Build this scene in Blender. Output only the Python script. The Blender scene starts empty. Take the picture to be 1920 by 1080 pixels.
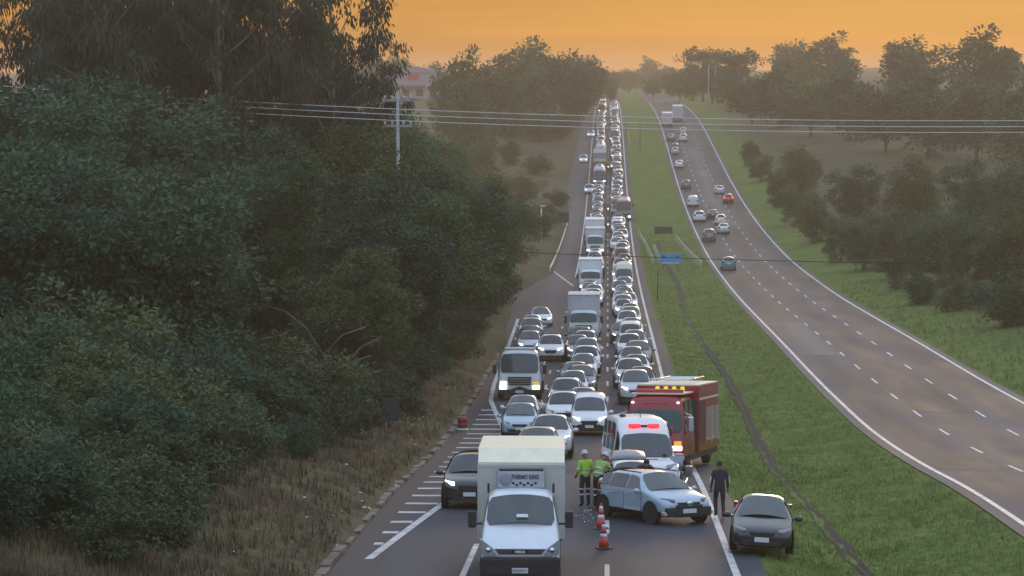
import bpy, bmesh, math, random
from mathutils import Vector, Matrix
R = math.radians
random.seed(7)
scn = bpy.context.scene
COL = scn.collection

# ------------------------------------------------------------------ camera
ZC = 30.0                      # the overpass deck the photo was taken from
FPX = 5400.0                   # focal length in pixels of a 1920 wide frame
PITCH = math.atan(400.0/FPX)
YAW = math.atan(180.0/FPX)
cam_d = bpy.data.cameras.new('camera')
cam_d.sensor_width = 36.0
cam_d.lens = FPX/1920.0*36.0
cam_d.clip_start = 1.0
cam_d.clip_end = 12000.0
cam = bpy.data.objects.new('camera', cam_d)
COL.objects.link(cam)
cam.location = (0, 0, ZC)
cam.rotation_euler = (math.pi/2-PITCH, 0, YAW)
scn.camera = cam

# ------------------------------------------------------------------ sky, sun, exposure
world = bpy.data.worlds.new('World')
scn.world = world
world.use_nodes = True
def build_world():
    nt = world.node_tree
    nt.nodes.clear()
    N = nt.nodes.new
    out = N('ShaderNodeOutputWorld')
    sky = N('ShaderNodeTexSky')
    sky.sky_type = 'NISHITA'
    sky.sun_disc = False
    sky.sun_elevation = R(6.0)
    sky.sun_rotation = R(8.0)
    sky.altitude = 600
    sky.air_density = 1.0
    sky.dust_density = 2.0
    sky.ozone_density = 1.5
    bg1 = N('ShaderNodeBackground')
    bg1.inputs['Strength'].default_value = 0.10
    nt.links.new(sky.outputs[0], bg1.inputs[0])
    # dusk cloud veil: amber low all round, stronger towards the sunset, pale blue grey overhead
    tc = N('ShaderNodeTexCoord')
    sep = N('ShaderNodeSeparateXYZ')
    nt.links.new(tc.outputs['Generated'], sep.inputs[0])
    def grad(stops):
        rp = N('ShaderNodeValToRGB'); e = rp.color_ramp.elements
        e[0].position, e[0].color = stops[0][0], (*stops[0][1], 1); e[1].position, e[1].color = stops[-1][0], (*stops[-1][1], 1)
        for p, c in stops[1:-1]: q = e.new(p); q.color = (*c, 1)
        nt.links.new(sep.outputs['Z'], rp.inputs['Fac']); return rp
    warm = grad([(0.0, (0.80, 0.255, 0.0)), (0.006, (0.52, 0.180, 0.002)), (0.016, (0.35, 0.140, 0.008)), (0.04, (0.36, 0.168, 0.028)), (0.10, (0.48, 0.32, 0.15)), (0.20, (0.62, 0.58, 0.56)), (0.45, (0.62, 0.74, 0.92)), (1.0, (0.60, 0.75, 1.0))])
    cool = grad([(0.0, (0.48, 0.50, 0.60)), (0.15, (0.60, 0.66, 0.80)), (0.5, (0.62, 0.78, 1.02)), (1.0, (0.60, 0.77, 1.04))])
    az = N('ShaderNodeMapRange'); az.interpolation_type = 'SMOOTHSTEP'
    az.inputs['From Min'].default_value = -0.45; az.inputs['From Max'].default_value = 0.75
    nt.links.new(sep.outputs['Y'], az.inputs['Value'])
    ramp = N('ShaderNodeMix'); ramp.data_type = 'RGBA'
    nt.links.new(az.outputs[0], ramp.inputs['Factor']); nt.links.new(cool.outputs[0], ramp.inputs['A']); nt.links.new(warm.outputs[0], ramp.inputs['B'])
    # thin cloud streaks
    mp = N('ShaderNodeMapping')
    mp.inputs['Scale'].default_value = (1.5, 1.5, 42.0)
    nt.links.new(tc.outputs['Generated'], mp.inputs['Vector'])
    nz = N('ShaderNodeTexNoise')
    nz.inputs['Scale'].default_value = 2.2
    nz.inputs['Detail'].default_value = 4.0
    nt.links.new(mp.outputs[0], nz.inputs['Vector'])
    mr = N('ShaderNodeMapRange')
    mr.inputs['From Min'].default_value = 0.35; mr.inputs['From Max'].default_value = 0.72
    mr.inputs['To Min'].default_value = 0.84; mr.inputs['To Max'].default_value = 1.30
    nt.links.new(nz.outputs['Fac'], mr.inputs['Value'])
    mul = N('ShaderNodeVectorMath'); mul.operation = 'SCALE'
    nt.links.new(ramp.outputs['Result'], mul.inputs[0])
    nt.links.new(mr.outputs[0], mul.inputs['Scale'])
    bg2 = N('ShaderNodeBackground')
    bg2.inputs['Strength'].default_value = 1.0
    nt.links.new(mul.outputs[0], bg2.inputs[0])
    mix = N('ShaderNodeMixShader')
    mix.inputs[0].default_value = 0.96
    nt.links.new(bg1.outputs[0], mix.inputs[1])
    nt.links.new(bg2.outputs[0], mix.inputs[2])
    nt.links.new(mix.outputs[0], out.inputs['Surface'])
build_world()
sun_d = bpy.data.lights.new('sun', 'SUN')
sun_d.energy = 0.45
sun_d.angle = R(12)
sun_d.color = (1.0, 0.72, 0.45)
sun = bpy.data.objects.new('sun', sun_d)
COL.objects.link(sun)
sun.location = (0, 0, 200)
sun.rotation_euler = (R(90-6), 0, R(180-8))   # low in front of the camera, slightly right of the road
scn.view_settings.view_transform = 'Standard'
scn.view_settings.look = 'None'
scn.view_settings.gamma = 1.0
scn.view_settings.exposure = 0.32
scn.view_settings.use_curve_mapping = False
scn.render.engine = 'CYCLES'
cy = scn.cycles
cy.use_denoising = True
cy.max_bounces = 4
cy.diffuse_bounces = 2
cy.glossy_bounces = 2
cy.transmission_bounces = 2
cy.transparent_max_bounces = 6
cy.volume_bounces = 0
cy.sample_clamp_indirect = 4.0
cy.caustics_reflective = False
cy.caustics_refractive = False

# ------------------------------------------------------------------ the lie of the land
PROFILE = [(-60, 7.0), (0, 9.2), (40, 11.0), (73, 12.85), (102, 14.6), (115, 15.6), (138, 17.05), (159, 17.9), (208, 19.4), (300, 22.0),
           (370, 22.9), (450, 22.1), (530, 19.6), (620, 15.5), (710, 11.6), (800, 9.7), (900, 8.7), (1100, 7.6), (1500, 6.0), (2700, 3.2), (6000, 2.0)]
def _pchip():
    n = len(PROFILE); h = []; d = []
    for i in range(n-1):
        h.append(PROFILE[i+1][0]-PROFILE[i][0]); d.append((PROFILE[i+1][1]-PROFILE[i][1])/h[-1])
    m = [d[0]]
    for i in range(1, n-1):
        m.append(0.0 if d[i-1]*d[i] <= 0 else (h[i]*d[i-1]+h[i-1]*d[i])/(h[i]+h[i-1]))
    m.append(d[-1])
    return h, m
_H, _M = _pchip()
def drop(y):
    y = max(PROFILE[0][0], min(PROFILE[-1][0]-1e-3, y))
    i = 0
    while PROFILE[i+1][0] <= y: i += 1
    t = (y-PROFILE[i][0])/_H[i]; a, b = PROFILE[i][1], PROFILE[i+1][1]
    return (2*t**3-3*t*t+1)*a+(t**3-2*t*t+t)*_H[i]*_M[i]+(-2*t**3+3*t*t)*b+(t**3-t*t)*_H[i]*_M[i+1]
STEP = 2.0
_lat = {}
def _node(k):
    if k not in _lat: _lat[k] = ZC-drop(k*STEP)
    return _lat[k]
def road_z(y):
    k = math.floor(y/STEP); t = y/STEP-k
    return _node(k)*(1-t)+_node(k+1)*t
def road_slope(y):
    return (road_z(y+2)-road_z(y-2))/4.0
cam_m = Matrix.Rotation(YAW, 3, 'Z') @ Matrix.Rotation(math.pi/2-PITCH, 3, 'X')
cam_i = cam_m.transposed()
def project(p):
    v = cam_i @ (Vector(p)-Vector((0, 0, ZC)))
    return 960+FPX*v.x/-v.z, 540-FPX*v.y/-v.z
def y_at(py):
    lo, hi = 45.0, 2500.0
    for _ in range(50):
        m = (lo+hi)/2
        if project((0, m, road_z(m)))[1] > py: lo = m
        else: hi = m
    return (lo+hi)/2
def x_at(px, y, z):
    lo, hi = -400.0, 400.0
    for _ in range(50):
        m = (lo+hi)/2
        if project((m, y, z))[0] < px: lo = m
        else: hi = m
    return (lo+hi)/2
def spot(px, py):
    y = y_at(py)
    return x_at(px, y, road_z(y)), y
def lerp_table(tab, y):
    if y <= tab[0][0]: return tab[0][1]
    for (a, u), (b, v) in zip(tab, tab[1:]):
        if y <= b:
            t = (y-a)/(b-a); t = t*t*(3-2*t)
            return u+(v-u)*t
    return tab[-1][1]
LEFT_EDGE = [(0, -7.2), (200, -7.3), (240, -8.3), (282, -9.2), (303, -7.8), (325, -6.2), (450, -6.2), (520, -7.2), (800, -6.0)]
def left_edge(y): return lerp_table(LEFT_EDGE, y)
MED_L, MED_R, OPP_R = 4.15, 12.15, 23.2
def hills(x, y):
    return (math.sin(x*0.021+1.3)*math.cos(y*0.013+0.4)+0.5*math.sin(x*0.057+y*0.031))
def cross(x, y):
    e = left_edge(y)
    if x < e:
        u = e-x
        k = 1.0 if y < 260 else max(0.35, 1-(y-260)/300)
        return k*(3.4*(1-math.exp(-u/8.0))+max(0, u-10)*0.02)+min(1, u/12)*0.35*hills(x, y)-0.03
    if MED_L < x < MED_R:
        t = (x-MED_L)/(MED_R-MED_L)
        v = -0.55*math.sin(math.pi*t)
        return v-0.03
    if x > OPP_R:
        u = x-OPP_R
        return -0.03+2.8*(1-math.exp(-u/14.0))+max(0, u-12)*0.035+min(1, u/12)*0.5*hills(x, y)
    return -0.06
def ground_z(x, y):
    return road_z(y)+cross(x, y)

# ------------------------------------------------------------------ materials
MATS = {}
def mat(name, color=(0.5, 0.5, 0.5), rough=0.5, metal=0.0, spec=0.5, emit=None, estr=0.0, vary=0.0, vscale=3.0, coat=0.0, bump=0.0, bscale=20.0, color2=None):
    if name in MATS: return MATS[name]
    m = bpy.data.materials.new(name); m.use_nodes = True
    nt = m.node_tree; b = nt.nodes['Principled BSDF']
    b.inputs['Base Color'].default_value = (*color, 1)
    b.inputs['Roughness'].default_value = rough
    b.inputs['Metallic'].default_value = metal
    b.inputs['Specular IOR Level'].default_value = spec
    if coat: b.inputs['Coat Weight'].default_value = coat; b.inputs['Coat Roughness'].default_value = 0.08
    if emit:
        m.cycles.emission_sampling = 'NONE'
        b.inputs['Emission Color'].default_value = (*emit, 1); b.inputs['Emission Strength'].default_value = estr
    if vary or color2:
        tc = nt.nodes.new('ShaderNodeTexCoord')
        nz = nt.nodes.new('ShaderNodeTexNoise'); nz.inputs['Scale'].default_value = vscale; nz.inputs['Detail'].default_value = 5
        nt.links.new(tc.outputs['Object'], nz.inputs['Vector'])
        rp = nt.nodes.new('ShaderNodeValToRGB')
        c2 = color2 if color2 else tuple(c*(1-vary) for c in color)
        c1 = color if color2 else tuple(min(1, c*(1+vary)) for c in color)
        rp.color_ramp.elements[0].position = 0.32; rp.color_ramp.elements[0].color = (*c2, 1)
        rp.color_ramp.elements[1].position = 0.68; rp.color_ramp.elements[1].color = (*c1, 1)
        nt.links.new(nz.outputs['Fac'], rp.inputs['Fac'])
        nt.links.new(rp.outputs['Color'], b.inputs['Base Color'])
    if bump:
        tc2 = nt.nodes.new('ShaderNodeTexCoord')
        n2 = nt.nodes.new('ShaderNodeTexNoise'); n2.inputs['Scale'].default_value = bscale; n2.inputs['Detail'].default_value = 6
        nt.links.new(tc2.outputs['Object'], n2.inputs['Vector'])
        bp = nt.nodes.new('ShaderNodeBump'); bp.inputs['Strength'].default_value = bump; bp.inputs['Distance'].default_value = 0.05
        nt.links.new(n2.outputs['Fac'], bp.inputs['Height']); nt.links.new(bp.outputs[0], b.inputs['Normal'])
    MATS[name] = m
    return m
def paint(name, c, rough=0.32): return mat('paint_'+name, c, rough=rough, spec=0.5, coat=0.5, vary=0.07, vscale=1.2)
P = {
 'white': paint('white', (0.72, 0.73, 0.74)), 'silver': mat('paint_silver', (0.54, 0.56, 0.58), rough=0.32, metal=0.25, coat=0.4, vary=0.06),
 'grey': mat('paint_grey', (0.17, 0.18, 0.20), rough=0.32, metal=0.3, coat=0.4, vary=0.06), 'black': paint('black', (0.018, 0.018, 0.02), 0.2),
 'red': paint('red', (0.30, 0.022, 0.025)), 'blue': paint('blue', (0.04, 0.08, 0.20)), 'beige': paint('beige', (0.56, 0.53, 0.45)),
 'lightblue': mat('paint_lightblue', (0.37, 0.46, 0.55), rough=0.3, metal=0.25, coat=0.5, vary=0.05), 'teal': paint('teal', (0.05, 0.22, 0.24)),
 'green': paint('green', (0.10, 0.14, 0.08)), 'brown': paint('brown', (0.10, 0.045, 0.035)),
}
GLASS = mat('window_glass', (0.020, 0.030, 0.038), rough=0.06, spec=0.5)
GLASS_G = mat('green_tinted_glass', (0.018, 0.060, 0.060), rough=0.06, spec=0.5)
def vary_glass(m, a, b):
    nt = m.node_tree; oi = nt.nodes.new('ShaderNodeObjectInfo'); mx = nt.nodes.new('ShaderNodeMix'); mx.data_type = 'RGBA'
    mx.inputs['A'].default_value = (*a, 1); mx.inputs['B'].default_value = (*b, 1)
    nt.links.new(oi.outputs['Random'], mx.inputs['Factor']); nt.links.new(mx.outputs['Result'], nt.nodes['Principled BSDF'].inputs['Base Color'])
vary_glass(GLASS, (.014, .021, .028), (.080, .095, .100))
TRIM = mat('black_plastic', (0.014, 0.014, 0.016), rough=0.55, vary=0.2)
RUBBER = mat('tyre_rubber', (0.012, 0.012, 0.012), rough=0.85)
RIM = mat('wheel_rim', (0.35, 0.36, 0.38), rough=0.35, metal=0.7)
CHROME = mat('chrome', (0.65, 0.66, 0.68), rough=0.15, metal=1.0)
PLATE = mat('number_plate', (0.60, 0.61, 0.63), rough=0.4)
LAMP_ON = mat('lit_headlamp', (0.9, 0.9, 0.9), rough=0.2, emit=(1.0, 0.95, 0.88), estr=3.5)
LAMP_OFF = mat('headlamp_lens', (0.24, 0.26, 0.28), rough=0.12, spec=0.7)
TAIL = mat('tail_lamp', (0.22, 0.012, 0.012), rough=0.2)
TAIL_ON = mat('lit_tail_lamp', (0.4, 0.02, 0.02), rough=0.2, emit=(1.0, 0.05, 0.04), estr=2.5)
AMBER_ON = mat('lit_amber_lamp', (0.8, 0.5, 0.02), rough=0.3, emit=(1.0, 0.50, 0.05), estr=0.45)
RED_ON = mat('lit_red_beacon', (0.8, 0.05, 0.05), rough=0.3, emit=(1.0, 0.02, 0.03), estr=2.0)
YELLOW = mat('yellow_beacon', (0.70, 0.66, 0.03), rough=0.3, emit=(0.9, 0.9, 0.05), estr=0.35)

# ------------------------------------------------------------------ mesh building
class MB:
    def __init__(s): s.v = []; s.f = []; s.m = []; s.sm = []
    def add(s, vs, fs, mi=0, smooth=False):
        o = len(s.v); s.v += [tuple(v) for v in vs]
        for f in fs: s.f.append(tuple(i+o for i in f)); s.m.append(mi); s.sm.append(smooth)
        return s
    def box(s, x0, x1, y0, y1, z0, z1, mi=0):
        vs = [(x, y, z) for z in (z0, z1) for y in (y0, y1) for x in (x0, x1)]
        return s.add(vs, [(0, 2, 3, 1), (4, 5, 7, 6), (0, 1, 5, 4), (2, 6, 7, 3), (0, 4, 6, 2), (1, 3, 7, 5)], mi)
    def bbox(s, x0, x1, y0, y1, z0, z1, b=0.03, mi=0):
        # box with chamfered vertical and horizontal edges
        bm = bmesh.new(); bmesh.ops.create_cube(bm, size=1)
        for v in bm.verts:
            v.co = Vector(((x0+x1)/2+v.co.x*(x1-x0), (y0+y1)/2+v.co.y*(y1-y0), (z0+z1)/2+v.co.z*(z1-z0)))
        bmesh.ops.bevel(bm, geom=list(bm.edges), offset=b, segments=2, profile=0.7, affect='EDGES')
        bm.verts.index_update()
        s.add([v.co for v in bm.verts], [[v.index for v in f.verts] for f in bm.faces], mi, False); bm.free()
        return s
    def prism(s, poly, axis, a, b, mi=0):
        # poly: 2d points, extruded along axis ('x': poly is (y,z); 'y': (x,z); 'z': (x,y))
        def P3(p, t): return (t, p[0], p[1]) if axis == 'x' else ((p[0], t, p[1]) if axis == 'y' else (p[0], p[1], t))
        n = len(poly); vs = [P3(p, a) for p in poly]+[P3(p, b) for p in poly]
        fs = [tuple(range(n))[::-1], tuple(range(n, 2*n))]+[(i, (i+1) % n, n+(i+1) % n, n+i) for i in range(n)]
        return s.add(vs, fs, mi)
    def tube(s, pts, rad, n=6, mi=0, smooth=True, cap=True):
        pts = [Vector(p) for p in pts]
        if not hasattr(rad, '__len__'): rad = [rad]*len(pts)
        vs = []; up = Vector((0.31, 0.17, 0.93)).normalized()
        for i, p in enumerate(pts):
            d = (pts[min(i+1, len(pts)-1)]-pts[max(i-1, 0)]).normalized()
            a = d.cross(up)
            if a.length < 1e-3: a = d.cross(Vector((1, 0, 0)))
            a.normalize(); b = d.cross(a)
            for k in range(n):
                t = 2*math.pi*k/n; vs.append(p+(a*math.cos(t)+b*math.sin(t))*rad[i])
        fs = [(i*n+k, i*n+(k+1) % n, (i+1)*n+(k+1) % n, (i+1)*n+k) for i in range(len(pts)-1) for k in range(n)]
        if cap: fs += [tuple(range(n))[::-1], tuple(range((len(pts)-1)*n, len(pts)*n))]
        return s.add(vs, fs, mi, smooth)
    def lathe(s, prof, axis='z', c=(0, 0, 0), n=16, mi=0, smooth=True):
        vs = []
        for r, h in prof:
            for k in range(n):
                t = 2*math.pi*k/n; a, b = r*math.cos(t), r*math.sin(t)
                p = (a, b, h) if axis == 'z' else ((h, a, b) if axis == 'x' else (b, h, a))
                vs.append((p[0]+c[0], p[1]+c[1], p[2]+c[2]))
        fs = [(i*n+k, i*n+(k+1) % n, (i+1)*n+(k+1) % n, (i+1)*n+k) for i in range(len(prof)-1) for k in range(n)]
        return s.add(vs, fs+[tuple(range(n))[::-1], tuple(range((len(prof)-1)*n, len(prof)*n))], mi, smooth)
    def ball(s, c, r, n=10, m=7, mi=0):
        if not hasattr(r, '__len__'): r = (r, r, r)
        vs = [(c[0], c[1], c[2]-r[2])]; 
        for i in range(1, m):
            p = math.pi*i/m-math.pi/2
            for k in range(n):
                t = 2*math.pi*k/n
                vs.append((c[0]+r[0]*math.cos(p)*math.cos(t), c[1]+r[1]*math.cos(p)*math.sin(t), c[2]+r[2]*math.sin(p)))
        vs.append((c[0], c[1], c[2]+r[2]))
        fs = [(0, 1+(k+1) % n, 1+k) for k in range(n)]
        for i in range(m-2):
            fs += [(1+i*n+k, 1+i*n+(k+1) % n, 1+(i+1)*n+(k+1) % n, 1+(i+1)*n+k) for k in range(n)]
        L = len(vs)-1; o = 1+(m-2)*n
        fs += [(o+k, o+(k+1) % n, L) for k in range(n)]
        return s.add(vs, fs, mi, True)
    def grid(s, rows, mi=0, smooth=True, flip=False):
        n = len(rows[0]); vs = [p for r in rows for p in r]
        fs = [(i*n+k, i*n+k+1, (i+1)*n+k+1, (i+1)*n+k) for i in range(len(rows)-1) for k in range(n-1)]
        if flip: fs = [f[::-1] for f in fs]
        return s.add(vs, fs, mi, smooth)
    def mesh(s, name, mats=()):
        me = bpy.data.meshes.new(name)
        me.from_pydata(s.v, [], s.f)
        for m in mats: me.materials.append(m)
        if len(mats) > 1: me.polygons.foreach_set('material_index', s.m)
        me.polygons.foreach_set('use_smooth', s.sm)
        me.update()
        return me
def link(name, data, parent=None, loc=None):
    o = bpy.data.objects.new(name, data); COL.objects.link(o)
    if parent is not None: o.parent = parent
    if loc is not None: o.location = loc
    return o
def build(mb, name, mats, parent=None, loc=None):
    if not isinstance(mats, (list, tuple)): mats = [mats]
    return link(name, mb.mesh(name, mats), parent, loc)
def tag(o, label=None, cat=None, group=None, kind=None):
    if label: o['label'] = label
    if cat: o['category'] = cat
    if group: o['group'] = group
    if kind: o['kind'] = kind
    return o
def thing(name, label, cat, loc=(0, 0, 0), group=None, yaw=0.0, slope=0.0):
    o = link(name, None)
    o.empty_display_size = 0.3
    o.matrix_basis = Matrix.Translation(loc) @ Matrix.Rotation(slope, 4, 'X') @ Matrix.Rotation(yaw, 4, 'Z')
    return tag(o, label, cat, group)
def baked(ob, name):
    dg = bpy.context.evaluated_depsgraph_get()
    me = bpy.data.meshes.new_from_object(ob.evaluated_get(dg)); me.name = name
    return me
def subsurf(me, lv=1):
    o = link('tmp', me); md = o.modifiers.new('s', 'SUBSURF'); md.levels = lv; md.render_levels = lv
    r = baked(o, me.name)
    bpy.data.objects.remove(o); bpy.data.meshes.remove(me)
    return r
def text_mesh(txt, size, mats, name, depth=0.004, bold=0.0):
    cu = bpy.data.curves.new(name, 'FONT'); cu.body = txt; cu.size = size; cu.extrude = depth; cu.offset = bold
    cu.align_x = 'CENTER'; cu.align_y = 'CENTER'
    o = bpy.data.objects.new(name, cu); COL.objects.link(o)
    me = baked(o, name); bpy.data.objects.remove(o); bpy.data.curves.remove(cu)
    me.transform(Matrix.Rotation(math.pi/2, 4, 'X'))    # upright, facing -Y
    me.materials.clear(); me.materials.append(mats)
    return me

# ------------------------------------------------------------------ ground, carriageways, markings
def ground_material():
    m = bpy.data.materials.new('verge_grass'); m.use_nodes = True
    nt = m.node_tree; b = nt.nodes['Principled BSDF']; N = nt.nodes.new; L = nt.links.new
    b.inputs['Roughness'].default_value = 0.95; b.inputs['Specular IOR Level'].default_value = 0.15
    tc = N('ShaderNodeTexCoord'); sep = N('ShaderNodeSeparateXYZ'); L(tc.outputs['Object'], sep.inputs[0])
    def noise(scale, detail=6, sc=None):
        n = N('ShaderNodeTexNoise'); n.inputs['Scale'].default_value = scale; n.inputs['Detail'].default_value = detail
        if sc:
            mp = N('ShaderNodeMapping'); mp.inputs['Scale'].default_value = sc; L(tc.outputs['Object'], mp.inputs[0]); L(mp.outputs[0], n.inputs['Vector'])
        else: L(tc.outputs['Object'], n.inputs['Vector'])
        return n
    def ramp(src, stops):
        r = N('ShaderNodeValToRGB'); e = r.color_ramp.elements
        e[0].position, e[0].color = stops[0][0], (*stops[0][1], 1); e[1].position, e[1].color = stops[-1][0], (*stops[-1][1], 1)
        for p, c in stops[1:-1]: q = e.new(p); q.color = (*c, 1)
        L(src, r.inputs['Fac']); return r
    def mixc(f, a, c):
        x = N('ShaderNodeMix'); x.data_type = 'RGBA'; L(f, x.inputs['Factor']); L(a, x.inputs['A']); L(c, x.inputs['B']); return x.outputs['Result']
    n1 = noise(0.35); n2 = noise(3.0); n3 = noise(0.06, 3)
    dry = ramp(n1.outputs['Fac'], [(0.28, (0.060, 0.034, 0.022)), (0.45, (0.086, 0.064, 0.036)), (0.60, (0.108, 0.092, 0.050)), (0.75, (0.066, 0.080, 0.032))])
    green = ramp(n1.outputs['Fac'], [(0.22, (0.105, 0.094, 0.040)), (0.36, (0.080, 0.128, 0.027)), (0.5, (0.097, 0.150, 0.030)), (0.62, (0.126, 0.164, 0.038)), (0.78, (0.150, 0.148, 0.060))])
    wild = ramp(n3.outputs['Fac'], [(0.35, (0.045, 0.055, 0.028)), (0.55, (0.085, 0.078, 0.045)), (0.7, (0.060, 0.072, 0.034))])
    def step(a, c):
        r = N('ShaderNodeMapRange'); r.inputs['From Min'].default_value = a; r.inputs['From Max'].default_value = c; L(sep.outputs['X'], r.inputs['Value']); return r.outputs[0]
    far = N('ShaderNodeMapRange'); far.inputs['From Min'].default_value = 180; far.inputs['From Max'].default_value = 340; L(sep.outputs['Y'], far.inputs['Value'])
    left = mixc(far.outputs[0], dry.outputs[0], wild.outputs[0])
    c = mixc(step(3.2, 3.9), left, green.outputs[0])
    c = mixc(step(26.0, 34.0), c, wild.outputs[0])
    f2 = ramp(n2.outputs['Fac'], [(0.3, (0.62, 0.62, 0.62)), (0.7, (1.25, 1.25, 1.25))])
    mu = N('ShaderNodeMix'); mu.data_type = 'RGBA'; mu.blend_type = 'MULTIPLY'; mu.inputs['Factor'].default_value = 1.0
    L(c, mu.inputs['A']); L(f2.outputs[0], mu.inputs['B']); L(mu.outputs['Result'], b.inputs['Base Color'])
    bp = N('ShaderNodeBump'); bp.inputs['Strength'].default_value = 0.8; bp.inputs['Distance'].default_value = 0.15
    n4 = noise(6.0, 8); L(n4.outputs['Fac'], bp.inputs['Height']); L(bp.outputs[0], b.inputs['Normal'])
    return m
def asphalt_material(name, base, tracks):
    m = bpy.data.materials.new(name); m.use_nodes = True
    nt = m.node_tree; b = nt.nodes['Principled BSDF']; N = nt.nodes.new; L = nt.links.new
    b.inputs['Specular IOR Level'].default_value = 0.16
    tc = N('ShaderNodeTexCoord'); sep = N('ShaderNodeSeparateXYZ'); L(tc.outputs['Object'], sep.inputs[0])
    def noise(scale, sc=(1, 1, 1), detail=6):
        n = N('ShaderNodeTexNoise'); n.inputs['Scale'].default_value = scale; n.inputs['Detail'].default_value = detail
        mp = N('ShaderNodeMapping'); mp.inputs['Scale'].default_value = sc; L(tc.outputs['Object'], mp.inputs[0]); L(mp.outputs[0], n.inputs['Vector']); return n
    n1 = noise(0.5, (1, 0.12, 1)); n2 = noise(14.0); n3 = noise(0.12, (1, 0.35, 1), 3)
    r = N('ShaderNodeValToRGB'); e = r.color_ramp.elements
    e[0].position = 0.3; e[0].color = tuple(v*0.72 for v in base)+(1,); e[1].position = 0.72; e[1].color = tuple(v*1.28 for v in base)+(1,)
    L(n1.outputs['Fac'], r.inputs['Fac'])
    # worn wheel tracks and the oily strip between them, running with the lanes
    w = N('ShaderNodeMath'); w.operation = 'MULTIPLY_ADD'; w.inputs[1].default_value = 2*math.pi/tracks[0]; w.inputs[2].default_value = tracks[1]; L(sep.outputs['X'], w.inputs[0])
    co = N('ShaderNodeMath'); co.operation = 'COSINE'; L(w.outputs[0], co.inputs[0])
    mr = N('ShaderNodeMapRange'); mr.inputs['From Min'].default_value = -1; mr.inputs['From Max'].default_value = 1; mr.inputs['To Min'].default_value = 0.76; mr.inputs['To Max'].default_value = 1.15
    L(co.outputs[0], mr.inputs['Value'])
    r3 = N('ShaderNodeMapRange'); r3.inputs['From Min'].default_value = 0.3; r3.inputs['From Max'].default_value = 0.7; r3.inputs['To Min'].default_value = 0.8; r3.inputs['To Max'].default_value = 1.2; L(n3.outputs['Fac'], r3.inputs['Value'])
    r2 = N('ShaderNodeMapRange'); r2.inputs['From Min'].default_value = 0.3; r2.inputs['From Max'].default_value = 0.7; r2.inputs['To Min'].default_value = 0.85; r2.inputs['To Max'].default_value = 1.15; L(n2.outputs['Fac'], r2.inputs['Value'])
    k = N('ShaderNodeMath'); k.operation = 'MULTIPLY'; L(mr.outputs[0], k.inputs[0]); L(r3.outputs[0], k.inputs[1])
    k2 = N('ShaderNodeMath'); k2.operation = 'MULTIPLY'; L(k.outputs[0], k2.inputs[0]); L(r2.outputs[0], k2.inputs[1])
    v = N('ShaderNodeVectorMath'); v.operation = 'SCALE'; L(r.outputs['Color'], v.inputs[0]); L(k2.outputs[0], v.inputs['Scale'])
    L(v.outputs[0], b.inputs['Base Color'])
    rr = N('ShaderNodeMapRange'); rr.inputs['To Min'].default_value = 0.55; rr.inputs['To Max'].default_value = 0.85; L(n1.outputs['Fac'], rr.inputs['Value']); L(rr.outputs[0], b.inputs['Roughness'])
    bp = N('ShaderNodeBump'); bp.inputs['Strength'].default_value = 0.35; bp.inputs['Distance'].default_value = 0.02; L(n2.outputs['Fac'], bp.inputs['Height']); L(bp.outputs[0], b.inputs['Normal'])
    return m
ROAD_M = asphalt_material('asphalt', (0.045, 0.049, 0.065), (3.55, math.pi))
SHOULDER_M = asphalt_material('shoulder_asphalt', (0.045, 0.042, 0.047), (7.0, 0.4))
PAINT_M = mat('road_paint', (0.58, 0.58, 0.58), rough=0.6, color2=(0.30, 0.30, 0.305), vscale=1.7)
CONC_M = mat('kerb_concrete', (0.165, 0.125, 0.098), rough=0.95, vary=0.5, vscale=1.5)
DITCH_M = mat('dark_drain_bed', (0.011, 0.015, 0.009), rough=0.95, vary=0.4, vscale=1.0)  # near-black colour of the drain strip
GROUND_M = ground_material()

def frange(a, b, s):
    r = []
    while a < b-1e-6: r.append(a); a += s
    return r+[b]
def build_ground():
    xs = [-1000, -700, -500, -360, -260, -200, -160, -130, -105, -85, -70, -58, -48, -40, -34, -29, -25, -22, -19.5, -17.5, -15.8, -14.2, -13, -12, -11, -10, -9.2, -8.5, -7.9, -7.45, -7.2, -6.6, -6.1, -4, 0, 3.6,
          4.1, 4.3, 4.8, 5.4, 6.0, 6.6, 7.2, 7.8, 8.5, 9.3, 10.2, 11.0, 11.7, 12.1, 12.4, 16, 20, 22.9, 23.3, 24, 25, 26.5, 28.5, 31, 34, 38, 43, 50, 58, 70, 85, 105, 130, 160, 200, 260, 360, 500, 700, 1000]
    ys = frange(-50, 400, 2)+frange(406, 900, 6)+frange(930, 1600, 30)+[1700, 1850, 2000, 2200, 2400, 2650]
    rng = random.Random(3)
    rows = []
    for y in ys:
        row = []
        for x in xs:
            z = ground_z(x, y)
            if x < -9 or x > 25: z += rng.uniform(-0.09, 0.09)
            elif 4.4 < x < 12: z += rng.uniform(-0.03, 0.03)
            row.append((x, y, z))
        rows.append(row)
    tag(build(MB().grid(rows), 'ground', GROUND_M), 'grassy verges, banks and median along the highway', kind='structure')
build_ground()
def strip(name, m, fl, fr, y0, y1, lift, cols=5, kind='structure', label=None, parent=None, step=STEP):
    ys = sorted(set([y0]+[k*STEP for k in range(math.ceil(y0/STEP), math.floor(y1/STEP)+1)]+[y1]))
    rows = [[(fl(y)+(fr(y)-fl(y))*i/(cols-1), y, road_z(y)+lift) for i in range(cols)] for y in ys]
    o = build(MB().grid(rows, smooth=False), name, m, parent)
    if kind and parent is None: o['kind'] = kind
    if label: o['label'] = label
    return o
road = strip('road', ROAD_M, left_edge, lambda y: MED_L, -50, 1600, 0.0, 9, label='grey asphalt carriageway jammed with oncoming traffic')
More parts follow.
